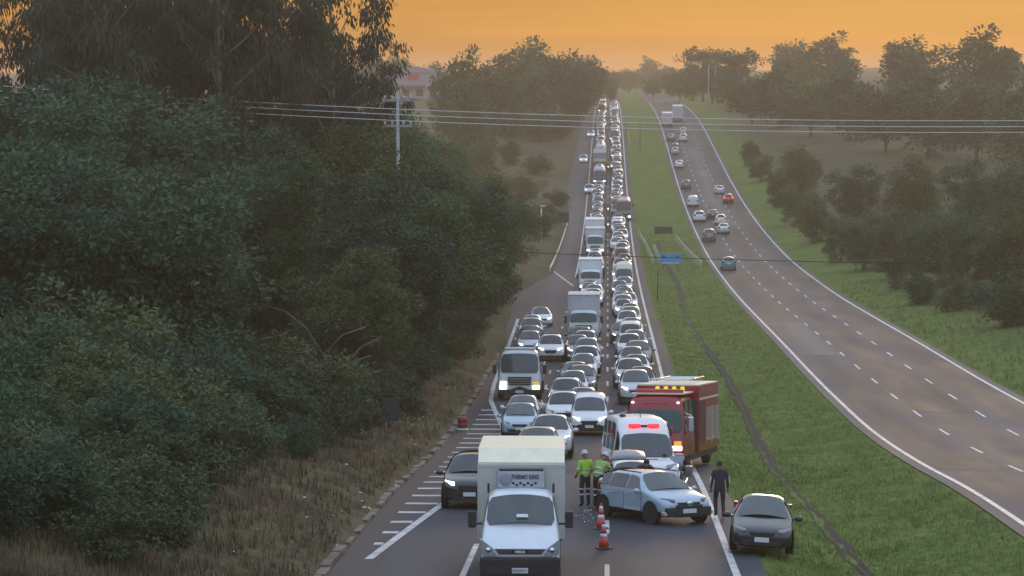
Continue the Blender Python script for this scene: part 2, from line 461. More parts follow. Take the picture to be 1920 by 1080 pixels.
opp = strip('road', ROAD_M, lambda y: MED_R, lambda y: OPP_R, -50, 1600, 0.0, 9, label='grey asphalt carriageway on the right, traffic driving away')
strip('shoulder', SHOULDER_M, lambda y: left_edge(y)+0.02, lambda y: -6.05 if y < 150 else -6.05-(y-150)*0.02, 45, 196, 0.005, 3, parent=road)
# the slip road that joins behind the trees
def ramp_road():
    rows = []
    for k in range(0, 19):
        y0, y1 = 256+k*.6, 296+k*1.2; x = -10.6-k*3.0
        rows.append([(x, y0+(y1-y0)*j/6, ground_z(x, y0+(y1-y0)*j/6)+(.12 if k else .0)) for j in range(7)])
    tag(build(MB().grid(rows), 'slip_road', ROAD_M), 'slip road joining from the left behind the trees', kind='structure')
ramp_road()
# low broken concrete edge along the left shoulder, built in cast lengths
edge = thing('kerb', 'low broken concrete kerb along the left shoulder', 'kerb', (0, 0, 0))
kerb_rng = random.Random(11)
y = 56.0
while y < 196:
    ln = kerb_rng.uniform(1.6, 2.0)
    x = left_edge(y)-0.14+kerb_rng.uniform(-0.04, 0.04)
    h = kerb_rng.uniform(0.05, 0.13)
    mb = MB(); w = kerb_rng.uniform(0.11, 0.16)
    z0, z1 = road_z(y), road_z(y+ln-0.06)
    mb.add([(x-w, y, z0-.2), (x+w, y, z0-.2), (x+w*.8, y, z0+h), (x-w, y, z0+h), (x-w, y+ln-.06, z1-.2), (x+w, y+ln-.06, z1-.2), (x+w*.8, y+ln-.06, z1+h), (x-w, y+ln-.06, z1+h)],
           [(0, 1, 2, 3), (7, 6, 5, 4), (1, 5, 6, 2), (3, 2, 6, 7), (0, 3, 7, 4)])
    build(mb, 'kerb_stone', CONC_M, edge)
    y += ln+(kerb_rng.random() < 0.22)*1.3
# painted lines
def line(name, pts, w, parent, lift=0.012):
    rows = []
    for (x0, y0), (x1, y1) in zip(pts, pts[1:]):
        ys = sorted(set([y0, y1]+[k*STEP for k in range(math.ceil(min(y0, y1)/STEP), math.floor(max(y0, y1)/STEP)+1)]))
        for yy in ys:
            t = (yy-y0)/(y1-y0) if y1 != y0 else 0
            x = x0+(x1-x0)*t
            if rows and abs(rows[-1][0][1]-yy) < 1e-6: continue
            rows.append([(x-w/2, yy, road_z(yy)+lift), (x+w/2, yy, road_z(yy)+lift)])
    return build(MB().grid(rows, smooth=False), name, PAINT_M, parent)
line('edge_line', [(3.35, 45), (3.35, 900)], 0.20, road)
GORE = [(-6.45, 77.0), (-5.25, 95.5), (-4.95, 118), (-4.95, 137), (-5.6, 146), (-6.4, 157), (-6.7, 169), (-7.0, 200), (-7.5, 240)]
line('edge_line', GORE, 0.24, road)
line('edge_line', [(-3.55, 318), (-3.55, 800)], 0.16, road)
line('edge_line', [(-3.6, 300), (-6.2, 330)], 0.2, road)
line('edge_line', [(-3.75, 56), (-3.7, 81)], 0.16, road)
line('edge_line', [(12.7, 45), (12.7, 900)], 0.20, opp)
line('edge_line', [(22.6, 45), (22.6, 900)], 0.20, opp)
for k in range(0, 62):
    y0 = 60+k*12.0
    if y0 < 640: line('lane_dash', [(0.0, y0), (0.0, y0+4)], 0.13, road)
for k in range(0, 22):
    y0 = 82+k*12.0
    if 80 < y0 < 290: line('lane_dash', [(-3.6, y0), (-3.6, y0+3)], 0.12, road)
for xx in (16.05, 19.3):
    for k in range(0, 50):
        y0 = 63+k*12.0
        line('lane_dash', [(xx, y0), (xx, y0+4)], 0.13, opp)
def gore_x(y):
    for (a, ya), (b, yb) in zip(GORE, GORE[1:]):
        if ya <= y <= yb: return a+(b-a)*(y-ya)/(yb-ya)
    return -6.4
y = 80.6
while y < 151:
    x1 = gore_x(y); x0 = -6.62
    if x1-x0 > 0.4:
        w = 0.62; L = []
        for yy in sorted({y, y+w, *[k*STEP for k in range(math.ceil(y/STEP), math.floor((y+w)/STEP)+1)]}):
            L.append([(x0, yy, road_z(yy)+0.014), (x1-0.14, yy, road_z(yy)+0.014)])
        build(MB().grid(L, smooth=False), 'hatch_stripe', PAINT_M, road)
    y += 3.15
# repair patches in the asphalt
prng = random.Random(8)
def patch(x0, x1, y0, y1, parent, m):
    rows = []; n = 7
    ys = sorted({y0, y1, *[k*STEP for k in range(math.ceil(y0/STEP), math.floor(y1/STEP)+1)]})
    for yy in ys:
        a, b = x0+prng.uniform(-.05, .05), x1+prng.uniform(-.05, .05)
        rows.append([(a+(b-a)*i/n, yy, road_z(yy)+.006) for i in range(n+1)])
    build(MB().grid(rows, smooth=False), 'asphalt_patch', m, parent)
DARKP = asphalt_material('patched_asphalt', (0.042, 0.043, 0.050), (2.2, .3)); PALEP = asphalt_material('worn_asphalt', (0.092, 0.092, 0.102), (3.1, 1.1))
for a in ((13.0, 15.9, 300, 330, DARKP), (16.2, 22.3, 395, 425, DARKP), (16.1, 19.2, 430, 620, PALEP), (16.3, 19.2, 150, 171, DARKP), (13.1, 15.9, 196, 236, PALEP), (19.5, 22.4, 120, 134, DARKP), (13.0, 15.8, 112, 121, DARKP)): patch(*a[:4], opp, a[4])
# drain running down the middle of the median
def drain():
    rows = []
    rng = random.Random(5)
    for k in range(0, 176):
        y = 56+k*2.0
        c = 7.25+0.35*math.sin(y*0.045)+rng.uniform(-.08, .08); w = 0.17+rng.uniform(-.05, .06)
        z = road_z(y)-0.52
        rows.append([(c-w*1.5, y, z-0.03), (c-w, y, z+0.06), (c-w*0.5, y, z+0.0), (c+w*0.5, y, z+0.0), (c+w, y, z+0.06), (c+w*1.5, y, z-0.03)])
    tag(build(MB().grid(rows), 'drain', DITCH_M), 'dark drain channel down the grass median', kind='structure')
drain()
# grass tufts that nobody could count
def grass(name, label, n, xr, yr, h, m, seed, skip=None, lean=0.5, wd=0.02):
    rng = random.Random(seed); mb = MB(); vs = []; fs = []
    for _ in range(n):
        y = yr[0]+(yr[1]-yr[0])*rng.random()**2.4; x = rng.uniform(xr[0](y) if callable(xr[0]) else xr[0], xr[1](y) if callable(xr[1]) else xr[1])
        if skip and skip(x, y): continue
        z = ground_z(x, y)-0.08
        for b in range(4):
            a = rng.uniform(0, 6.283); hh = h*rng.uniform(0.5, 1.3); l = hh*lean*rng.random(); w = wd*rng.uniform(.7, 1.5)
            dx, dy = math.cos(a), math.sin(a); o = len(vs); ox, oy = rng.uniform(-.12, .12), rng.uniform(-.12, .12)
            vs += [(x+ox-dy*w, y+oy+dx*w, z), (x+ox+dy*w, y+oy-dx*w, z), (x+ox+dx*l, y+oy+dy*l, z+hh+0.08)]
            fs.append((o, o+1, o+2))
    mb.add(vs, fs)
    return tag(build(mb, name, m), label, kind='stuff')
DRY_M = mat('dry_grass', (0.160, 0.118, 0.060), rough=0.9, color2=(0.080, 0.066, 0.030), vscale=0.5)
GREEN_M = mat('mown_grass', (0.195, 0.228, 0.056), rough=0.9, color2=(0.105, 0.162, 0.030), vscale=0.4)
grass('dry_grass', 'dry straw coloured grass on the left bank', 15000, (-24, lambda y: left_edge(y)-0.45), (58, 170), 0.30, DRY_M, 21, lean=0.9, wd=0.018)
grass('median_grass', 'short green grass covering the median', 30000, (4.35, 12.0), (58, 420), 0.12, GREEN_M, 22, skip=lambda x, y: abs(x-7.25-0.35*math.sin(y*0.045)) < 0.2, lean=0.7, wd=0.02)
grass('verge_grass', 'rough grass on the far right verge', 7000, (23.4, 40), (90, 300), 0.35, GREEN_M, 23, wd=0.03)

# ------------------------------------------------------------------ vehicles (front bumper at y = 0, nose towards -Y)
def loft_body(name, st, lv=1, arch=None, trim_z=None):
    mb = MB(); rows = []
    for (y, hw, zb, zs, zt, tw) in st:
        half = [(0, zb), (hw*.90, zb), (hw*.99, zb+.10), (hw, zb+(zs-zb)*.55), (hw*.975, zs), ((hw*.955+tw)/2, (zs+zt-.03)/2+.02), (tw, zt-.035), (tw*.62, zt), (0, zt+.012)]
        row = [(-x, y, z) for x, z in half[::-1]]+[(x, y, z) for x, z in half[1:]]
        rows.append(row[:-1])         # closed ring, bottom centre once
    n = len(rows[0]); vs = [p for r in rows for p in r]
    fs = [(i*n+k, (i+1)*n+k, (i+1)*n+(k+1) % n, i*n+(k+1) % n) for i in range(len(rows)-1) for k in range(n)]
    fs += [tuple(range(n))]
    fs += [tuple(range((len(rows)-1)*n, len(rows)*n))[::-1]]
    mb.add(vs, fs, 0, True)
    me = subsurf(mb.mesh(name, [P['white'], TRIM]), lv)
    for p in me.polygons:
        p.use_smooth = True
        if trim_z is not None and p.center.z < trim_z: p.material_index = 1
    return me
def top_at(st, y):
    for a, b in zip(st, st[1:]):
        if a[0] <= y <= b[0]:
            t = (y-a[0])/(b[0]-a[0]); return [a[i]+(b[i]-a[i])*t for i in range(6)]
    return st[-1]
def screen_patch(st, ya, yb, off=0.022, wa=1.0, wb=1.0, bulge=0.05, rear=False):
    # curved pane lying on the slope between ya (base) and yb (top)
    a, b = top_at(st, ya), top_at(st, yb)
    dy, dz = b[0]-a[0], b[4]-a[4]; l = math.hypot(dy, dz); ny, nz = -dz/l, dy/l
    if nz < 0: ny, nz = -ny, -nz
    rows = []
    for i in range(6):
        t = i/5; w = (a[5]*wa*(1-t)+b[5]*wb*t)
        row = []
        for k in range(9):
            u = -1+2*k/8; e = 1-0.10*max(0, abs(t-.5)*2-.7)/.3*1.0
            x = u*w*e
            o = off+bulge*(1-u*u)
            row.append((x, a[0]+dy*t+ny*o, a[4]+dz*t+nz*o-0.03*u*u))
        rows.append(row)
    return MB().grid(rows, flip=rear)
def side_panes(st, spans, side, off=0.012):
    out = []
    for (y0, y1, s0, s1) in spans:
        rows = []
        for j in range(3):
            t = 0.10+0.78*j/2
            row = []
            for i in range(5):
                u = i/4
                y = (y0+(y1-y0)*u)*(1-t)+(s0+(s1-s0)*u)*t
                q = top_at(st, y)
                row.append((0, y, t, q))
            rows.append(row)
        pts = []
        for row in rows:
            r2 = []
            for (_, y, t, q) in row:
                hw, zs, zt, tw = q[1], q[3], q[4], q[5]
                if t < .5: x = hw*.975+((hw*.955+tw)/2-hw*.975)*(t/.5); z = zs+((zs+zt-.03)/2+.02-zs)*(t/.5)
                else: x = (hw*.955+tw)/2+(tw-(hw*.955+tw)/2)*((t-.5)/.5); z = (zs+zt-.03)/2+.02+(zt-.035-(zs+zt-.03)/2-.02)*((t-.5)/.5)
                r2.append((side*(x+off), y, z))
            pts.append(r2)
        out.append(MB().grid(pts, flip=(side < 0)))
    return out
def lamp_patch(x0, x1, y0, y1, z0, z1, sx, taper=0.4, d=0.06):
    # headlamp lens: a thick swept wedge, from inner edge (x0,y0) to outer edge (x1,y1)
    mb = MB(); rows = []
    for i in range(6):
        t = i/5; x = x0+(x1-x0)*t; y = y0+(y1-y0)*t*t; h0 = z0+(z1-z0)*taper*(1-t)*.5; h1 = z1-(z1-z0)*taper*(1-t)*.5+0.02*t
        rows.append([(sx*x, y+.03, h0-.012), (sx*x, y, h0), (sx*x, y+.008, (h0+h1)/2), (sx*x, y+.035, h1), (sx*x, y+.09, h1+.012)])
    return mb.grid(rows, flip=(sx > 0))
def wheel_meshes(r, w):
    t = MB().lathe([(r*.62, -w/2), (r*.94, -w/2), (r, -w*.34), (r, w*.34), (r*.94, w/2), (r*.62, w/2)], 'x', n=18)
    d = MB().lathe([(r*.10, -w/2-.012), (r*.30, -w/2-.004), (r*.60, -w/2+.012), (r*.64, -w/2+.02), (r*.64, w/2-.02), (r*.60, w/2-.012), (r*.30, w/2+.004), (r*.10, w/2+.012)], 'x', n=10, smooth=False)
    return t.mesh('tyre', [RUBBER]), d.mesh('rim', [RIM])
KINDS = {}
def car_kind(name, st, L, W, ws, rs, panes, r=0.31, wb=(0.78, None), grille=(0.36, 0.50, 0.62), lamp=(0.46, 0.74, 0.60, 0.72), mirror_y=1.25, plate_z=0.42, trim=None, wide_mouth=True):
    K = {'L': L, 'W': W, 'parts': []}
    A = K['parts'].append
    hw = W/2
    body = loft_body(name+'_body', st, 1, trim_z=trim)
    A(('body', body, None, 0, 'b', None))
    f0 = st[1][0]
    A(('windscreen', screen_patch(st, ws[0], ws[1], wa=.98, wb=.94).mesh('windscreen', [GLASS]), None, 0, 'b', None))
    if rs: A(('rear_window', screen_patch(st, rs[1], rs[0], wa=.9, wb=.9, rear=True).mesh('rear_window', [GLASS]), None, 0, 'r', None))
    for s in (-1, 1):
        for mb in side_panes(st, panes, s): A(('side_window', mb.mesh('side_window', [GLASS]), None, 1, 'b', None))
        hl = lamp_patch(lamp[0], lamp[1], 0.0+.02, 0.30, lamp[2], lamp[3], s)
        A(('headlight', hl.mesh('headlight', [LAMP_OFF]), None, 0, 'f', 'lamp'))
        tl = MB().bbox(s*(hw*.62) if s > 0 else -hw*.95, s*(hw*.95) if s > 0 else -hw*.62, L-.17, L+.005, st[-3][3]-.12, st[-3][3]+.10, .02)
        A(('tail_light', tl.mesh('tail_light', [TAIL]), None, 0, 'r', 'tail'))
        mm = MB().ball((s*(hw+.12), mirror_y, st[4][3]+.06), (.12, .07, .085), 8, 6); mm.tube([(s*(hw-.06), mirror_y+.03, st[4][3]+.02), (s*(hw+.08), mirror_y+.01, st[4][3]+.04)], .03, 5)
        A(('mirror', mm.mesh('mirror', [P['white']]), None, 1, 'b', 'paint'))
    g = MB(); gx, g0, g1 = grille
    g.prism([(-gx, g1), (-gx*.82, g0), (gx*.82, g0), (gx, g1)], 'y', -.012, .12)
    A(('grille', g.mesh('grille', [TRIM]), None, 1, 'f', None))
    if wide_mouth:
        g2 = MB().prism([(-hw*.60, .30), (-hw*.66, .40), (hw*.66, .40), (hw*.60, .30), (hw*.5, .26), (-hw*.5, .26)], 'y', -.004, .14)
        A(('lower_grille', g2.mesh('lower_grille', [TRIM]), None, 1, 'f', None))
    A(('number_plate', MB().bbox(-.20, .20, -.035, -.008, plate_z-.065, plate_z+.065, .006).mesh('number_plate', [PLATE]), None, 1, 'f', None))
    A(('number_plate', MB().bbox(-.20, .20, L-.0, L+.03, .70, .83, .006).mesh('number_plate', [PLATE]), None, 1, 'r', None))
    tyre, rim = wheel_meshes(r, .20)
    y1, y2 = wb[0], (wb[1] or L-.78)
    for yy in (y1, y2):
        for s in (-1, 1):
            x = s*(hw-.115)
            A(('wheel', tyre, (x, yy, r), 1, 'b', rim))
            ar = MB().lathe([(r*1.20, 0), (r*1.20, .012)], 'x', (s*(hw-.004)-(0 if s > 0 else .012), yy, r+.02), n=18, smooth=False)  # flat black disc on the flank, paints the shaded gap round the wheel
            A(('arch_shade_disc', ar.mesh('arch_shade_disc', [TRIM]), None, 1, 'b', None))
    KINDS[name] = K
    return K
def S(*rows): return [tuple(r) for r in rows]
ST_HATCH = S((0, .60, .26, .50, .58, .50), (.07, .76, .20, .58, .68, .62), (.28, .84, .18, .70, .78, .70), (.92, .86, .18, .86, .93, .73), (1.02, .865, .18, .88, .98, .72), (1.72, .87, .18, .93, 1.43, .57), (2.05, .87, .18, .93, 1.49, .57),
    (2.7, .87, .18, .94, 1.49, .57), (3.25, .865, .18, .96, 1.43, .56), (3.70, .85, .20, .97, 1.10, .62), (3.85, .82, .22, .90, 1.0, .62), (3.92, .74, .28, .70, .82, .55))
ST_SEDAN = S((0, .60, .26, .50, .57, .50), (.07, .77, .20, .57, .66, .62), (.30, .85, .18, .70, .77, .70), (1.02, .87, .18, .86, .92, .74), (1.12, .875, .18, .88, .96, .73), (1.88, .88, .18, .92, 1.40, .56), (2.2, .88, .18, .92, 1.46, .56),
    (2.75, .88, .18, .93, 1.45, .56), (3.15, .88, .18, .94, 1.36, .56), (3.68, .87, .18, .95, 1.06, .66), (4.25, .85, .22, .92, 1.02, .70), (4.36, .78, .28, .75, .86, .6))
ST_SUV = S((0, .64, .32, .62, .72, .55), (.07, .81, .26, .70, .84, .68), (.28, .89, .24, .82, .95, .76), (1.0, .91, .24, 1.0, 1.07, .79), (1.08, .91, .24, 1.02, 1.11, .78), (1.74, .92, .24, 1.06, 1.58, .63), (2.1, .92, .24, 1.06, 1.65, .63),
    (3.0, .92, .24, 1.07, 1.65, .63), (3.75, .91, .24, 1.09, 1.60, .62), (4.15, .90, .26, 1.08, 1.22, .70), (4.25, .87, .28, 1.0, 1.1, .68), (4.33, .80, .32, .8, .95, .6))
ST_PICK = S((0, .66, .36, .68, .80, .58), (.07, .83, .30, .76, .92, .70), (.28, .91, .28, .88, 1.03, .78), (1.12, .93, .28, 1.06, 1.13, .80), (1.20, .93, .28, 1.08, 1.17, .79), (1.84, .93, .28, 1.10, 1.65, .62), (2.15, .93, .28, 1.10, 1.73, .62),
    (3.0, .93, .28, 1.10, 1.73, .62), (3.35, .93, .28, 1.10, 1.62, .63), (3.62, .93, .28, 1.08, 1.17, .82), (4.9, .93, .30, 1.08, 1.16, .85), (5.05, .9, .34, .95, 1.1, .8))
ST_VAN = S((0, .64, .28, .60, .68, .54), (.07, .80, .22, .68, .80, .66), (.26, .87, .20, .80, .92, .74), (.86, .89, .20, .98, 1.08, .78), (.95, .89, .20, 1.0, 1.13, .77), (1.60, .90, .20, 1.05, 1.66, .68), (1.9, .90, .20, 1.05, 1.80, .70),
    (2.15, .90, .20, 1.05, 1.86, .74), (3.9, .90, .20, 1.05, 1.86, .74), (4.12, .89, .22, 1.05, 1.80, .74), (4.2, .85, .26, 1.0, 1.7, .70))
ST_MASTER = S((0, .70, .30, .70, .80, .60), (.06, .90, .24, .80, .95, .76), (.25, .98, .22, .92, 1.12, .84), (.78, 1.0, .22, 1.12, 1.21, .89), (.86, 1.0, .22, 1.14, 1.27, .89), (1.42, 1.01, .22, 1.20, 1.92, .84), (1.60, 1.01, .22, 1.24, 2.16, .84),
    (2.05, 1.01, .22, 1.28, 2.54, .85), (2.4, 1.01, .22, 1.28, 2.64, .87), (5.2, 1.01, .22, 1.28, 2.64, .87), (5.42, 1.0, .26, 1.28, 2.56, .85), (5.5, .95, .30, 1.2, 2.3, .8))
car_kind('hatchback', ST_HATCH, 3.92, 1.74, (1.00, 1.78), (3.25, 3.72), [(1.28, 2.18, 1.82, 2.18), (2.26, 3.10, 2.26, 3.00)])
car_kind('sedan', ST_SEDAN, 4.36, 1.76, (1.10, 1.94), (3.12, 3.70), [(1.40, 2.35, 2.0, 2.35), (2.43, 3.35, 2.43, 3.0)], r=.315, lamp=(.46, .76, .60, .71))
car_kind('sport_utility', ST_SUV, 4.33, 1.84, (1.06, 1.80), (3.75, 4.16), [(1.34, 2.25, 1.86, 2.25), (2.33, 3.3, 2.33, 3.25), (3.38, 3.9, 3.33, 3.68)], r=.35, grille=(.40, .56, .76), lamp=(.48, .80, .74, .88), mirror_y=1.35, plate_z=.48, trim=.42)
car_kind('pickup', ST_PICK, 5.05, 1.86, (1.18, 1.90), (3.30, 3.62), [(1.45, 2.3, 1.95, 2.3), (2.38, 3.2, 2.38, 3.1)], r=.37, wb=(.88, 3.95), grille=(.44, .60, .86), lamp=(.50, .82, .80, .94), mirror_y=1.45, plate_z=.52)
car_kind('panel_van', ST_VAN, 4.2, 1.80, (.93, 1.62), None, [(1.18, 1.95, 1.62, 1.95)], r=.31, grille=(.40, .52, .70), lamp=(.46, .78, .66, .86), mirror_y=1.15, plate_z=.44, trim=.50)
car_kind('high_roof_van', ST_MASTER, 5.5, 2.02, (.84, 1.52), None, [(1.0, 1.85, 1.42, 1.85), (2.25, 2.95, 2.25, 2.95), (3.3, 4.0, 3.3, 4.0), (4.35, 4.95, 4.35, 4.95)], r=.34, grille=(.46, .62, .82), lamp=(.52, .90, .80, 1.06), mirror_y=1.1, plate_z=.46, wb=(.95, 4.4), trim=.52)

car_kind('city_car', [(y*.92, hw*.97, zb, zs*1.05, zt*1.05, tw*.98) for (y, hw, zb, zs, zt, tw) in ST_HATCH], 3.61, 1.69, (.93, 1.64), (3.0, 3.42), [(1.18, 2.0, 1.68, 2.0), (2.08, 2.85, 2.08, 2.76)], r=.29, grille=(.24, .56, .64), lamp=(.40, .72, .62, .84), mirror_y=1.15, plate_z=.44)
car_kind('crossover', [(y*.97, hw*.98, zb, zs*.95, zt*.95, tw*.98) for (y, hw, zb, zs, zt, tw) in ST_SUV], 4.2, 1.80, (1.03, 1.74), (3.63, 4.03), [(1.3, 2.18, 1.8, 2.18), (2.26, 3.2, 2.26, 3.15), (3.28, 3.78, 3.23, 3.56)], r=.34, grille=(.52, .50, .74), lamp=(.56, .80, .74, .80), mirror_y=1.31, plate_z=.40, trim=.46)
LENGTHS = []           # (X, Y0, Y1, halfwidth, label) for the clash check
def place_vehicle(kind, X, Y, color, label, cat, group=None, yaw=0.0, lights=False, away=False, lod=None, name=None, tail_on=False, footprint=True):
    K = KINDS[kind]
    if lod is None: lod = 0 if Y < 215 else (1 if Y < 430 else 2)
    if away: yaw += math.pi
    root = thing(name or kind.replace('sport_utility', 'suv_car').replace('crossover', 'crossover_car').replace('hatchback', 'hatchback_car').replace('sedan', 'sedan_car').replace('pickup', 'pickup_truck'), label, cat, (X, Y, road_z(Y)+0.012), group, yaw, math.atan(road_slope(Y+(2 if not away else -2))))
    for (pn, me, loc, minlod, view, extra) in K['parts']:
        if lod == 2 and (minlod > 0 and pn not in ('wheel',)): continue
        if lod == 1 and pn in ('side_window', 'mirror', 'lower_grille', 'arch_shade_disc'): continue
        if lod == 2 and pn == 'wheel': continue
        if lod > 0:
            if not away and view == 'r': continue
            if away and view == 'f': continue
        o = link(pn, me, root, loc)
        if pn in ('body', 'mirror'):
            o.material_slots[0].link = 'OBJECT'; o.material_slots[0].material = P[color]
        elif extra == 'lamp' and lights:
            o.material_slots[0].link = 'OBJECT'; o.material_slots[0].material = LAMP_ON
        elif extra == 'tail' and tail_on:
            o.material_slots[0].link = 'OBJECT'; o.material_slots[0].material = TAIL_ON
        elif pn == 'wheel' and lod == 0:
            link('rim', extra, o)
    if footprint: LENGTHS.append((X, Y, Y+K['L']*(-1 if away else 1), K['W']/2, label))
    return root

# ---- lorry cabs and bodies
def cab_st(w, h, l, bonnet=0.0):
    hw = w/2
    return S((0, hw*.80, .42, .90, 1.05, hw*.74), (.04, hw*.96, .36, 1.0, 1.22, hw*.86), (.10, hw, .34, 1.15, 1.38, hw*.92), (.16, hw, .34, 1.25, 1.50, hw*.93), (.42, hw, .34, 1.35, h-.30, hw*.88), (.52, hw, .34, 1.35, h-.10, hw*.88),
             (.75, hw, .34, 1.35, h, hw*.86), (l-.10, hw, .34, 1.35, h, hw*.86), (l, hw*.97, .4, 1.3, h-.05, hw*.84))
def truck_wheels(root, w, ys, r=.48, dual=()):
    tyre, rim = wheel_meshes(r, .28)
    for yy in ys:
        for s in (-1, 1):
            o = link('wheel', tyre, root, (s*(w/2-.20), yy, r)); link('rim', rim, o)
_cab_cache = {}
def lorry(name, label, X, Y, cab_color, box_color, w, cab_h, box_h, box_l, group=None, cat='lorry', screen=GLASS, lights=True, body='box', yaw=0.0, stripe=None, detail=True):
    root = thing(name, label, cat, (X, Y, road_z(Y)+0.012), group, yaw, math.atan(road_slope(Y+4)))
    cw = w-.14; cl = 1.75; key = (round(cw, 2), cab_h)
    st = cab_st(cw, cab_h, cl)
    if key not in _cab_cache: _cab_cache[key] = loft_body('cab', st, 1, trim_z=.62)
    cab = link('cab', _cab_cache[key], root)
    cab.material_slots[0].link = 'OBJECT'; cab.material_slots[0].material = cab_color
    build(screen_patch(st, .17, .46, off=.03, wa=.96, wb=.96, bulge=.10), 'windscreen', screen, root)
    hw = cw/2
    for s in (-1, 1):
        for mb in side_panes(st, [(.36, 1.35, .55, 1.35)], s, off=.02): build(mb, 'side_window', screen, root)
        build(MB().bbox(min(s*hw*.60, s*hw*.93), max(s*hw*.60, s*hw*.93), -.035, .1, .62, .82, .03), 'headlight', LAMP_ON if lights else LAMP_OFF, root)
        mb = MB().bbox(min(s*(hw+.10), s*(hw+.30)), max(s*(hw+.10), s*(hw+.30)), .02, .12, 1.45, 1.95, .03); mb.tube([(s*(hw-.05), .15, 1.95), (s*(hw+.2), .07, 1.92)], .025, 5)
        build(mb, 'mirror', TRIM, root)
    mb = MB().prism([(-hw*.55, 1.30), (-hw*.50, .86), (hw*.50, .86), (hw*.55, 1.30)], 'y', -.045, .2)
    gr = build(mb, 'grille', TRIM, root)
    if detail:
        for k in range(3): build(MB().bbox(-hw*.5, hw*.5, -.065, -.045, .93+k*.12, .96+k*.12, .008), 'grille_bar', CHROME if k == 2 else RIM, gr)
    build(MB().bbox(-hw*.98, hw*.98, -.08, .25, .32, .60, .05), 'bumper', TRIM, root)
    build(MB().bbox(-.22, .22, -.10, -.08, .42, .56, .006), 'number_plate', PLATE, root)
    y0 = cl+.12
    if body == 'box':
        bx = MB().bbox(-w/2, w/2, y0, y0+box_l, .95, box_h, .035)
        b = build(bx, 'cargo_box', box_color, root)
        for s in (-1, 1):
            build(MB().box(s*(w/2+.004)-.008, s*(w/2+.004)+.008, y0+.02, y0+box_l-.02, 1.0, 1.08), 'side_rail', RIM, b)
        build(MB().box(-w/2+.02, w/2-.02, y0-.012, y0+.002, box_h-.11, box_h-.05), 'front_rail', RIM, b)
        if stripe: build(MB().box(-w/2+.03, w/2-.03, y0-.014, y0-.001, cab_h+.02, cab_h+.14), 'stripe', stripe, b)
    elif body == 'tank':
        n = 20; prof = [(.3, y0), (.85, y0+.06), (1.08, y0+.25), (1.12, y0+.5), (1.12, y0+box_l-.5), (1.05, y0+box_l-.2), (.3, y0+box_l)]
        t = build(MB().lathe(prof, 'y', (0, 0, 2.15), n=n), 'tank', box_color, root)
        for k in range(1, 5):
            yy = y0+.5+(box_l-1)*k/5
            build(MB().lathe([(1.13, yy), (1.155, yy+.02), (1.155, yy+.10), (1.13, yy+.12)], 'y', (0, 0, 2.15), n=n), 'tank_band', RIM, t)
        build(MB().bbox(-.25, .25, y0+.8, y0+box_l-.8, 3.26, 3.36, .03), 'walkway', TRIM, t)
    elif body == 'open':
        b = build(MB().bbox(-w/2, w/2, y0, y0+box_l, .95, 1.15, .02), 'bed', box_color, root)
        for s in (-1, 1): build(MB().bbox(min(s*w/2, s*(w/2-.06)), max(s*w/2, s*(w/2-.06)), y0, y0+box_l, 1.15, box_h, .02), 'side_board', box_color, b)
        build(MB().bbox(-w/2, w/2, y0, y0+.08, 1.15, box_h+.3, .02), 'headboard', box_color, b)
    build(MB().box(-.45, .45, .3, y0+box_l-.1, .55, .93), 'chassis', TRIM, root)
    truck_wheels(root, w, [.95, y0+box_l-1.6])
    LENGTHS.append((X, Y, Y+y0+box_l, w/2, label))
    return root

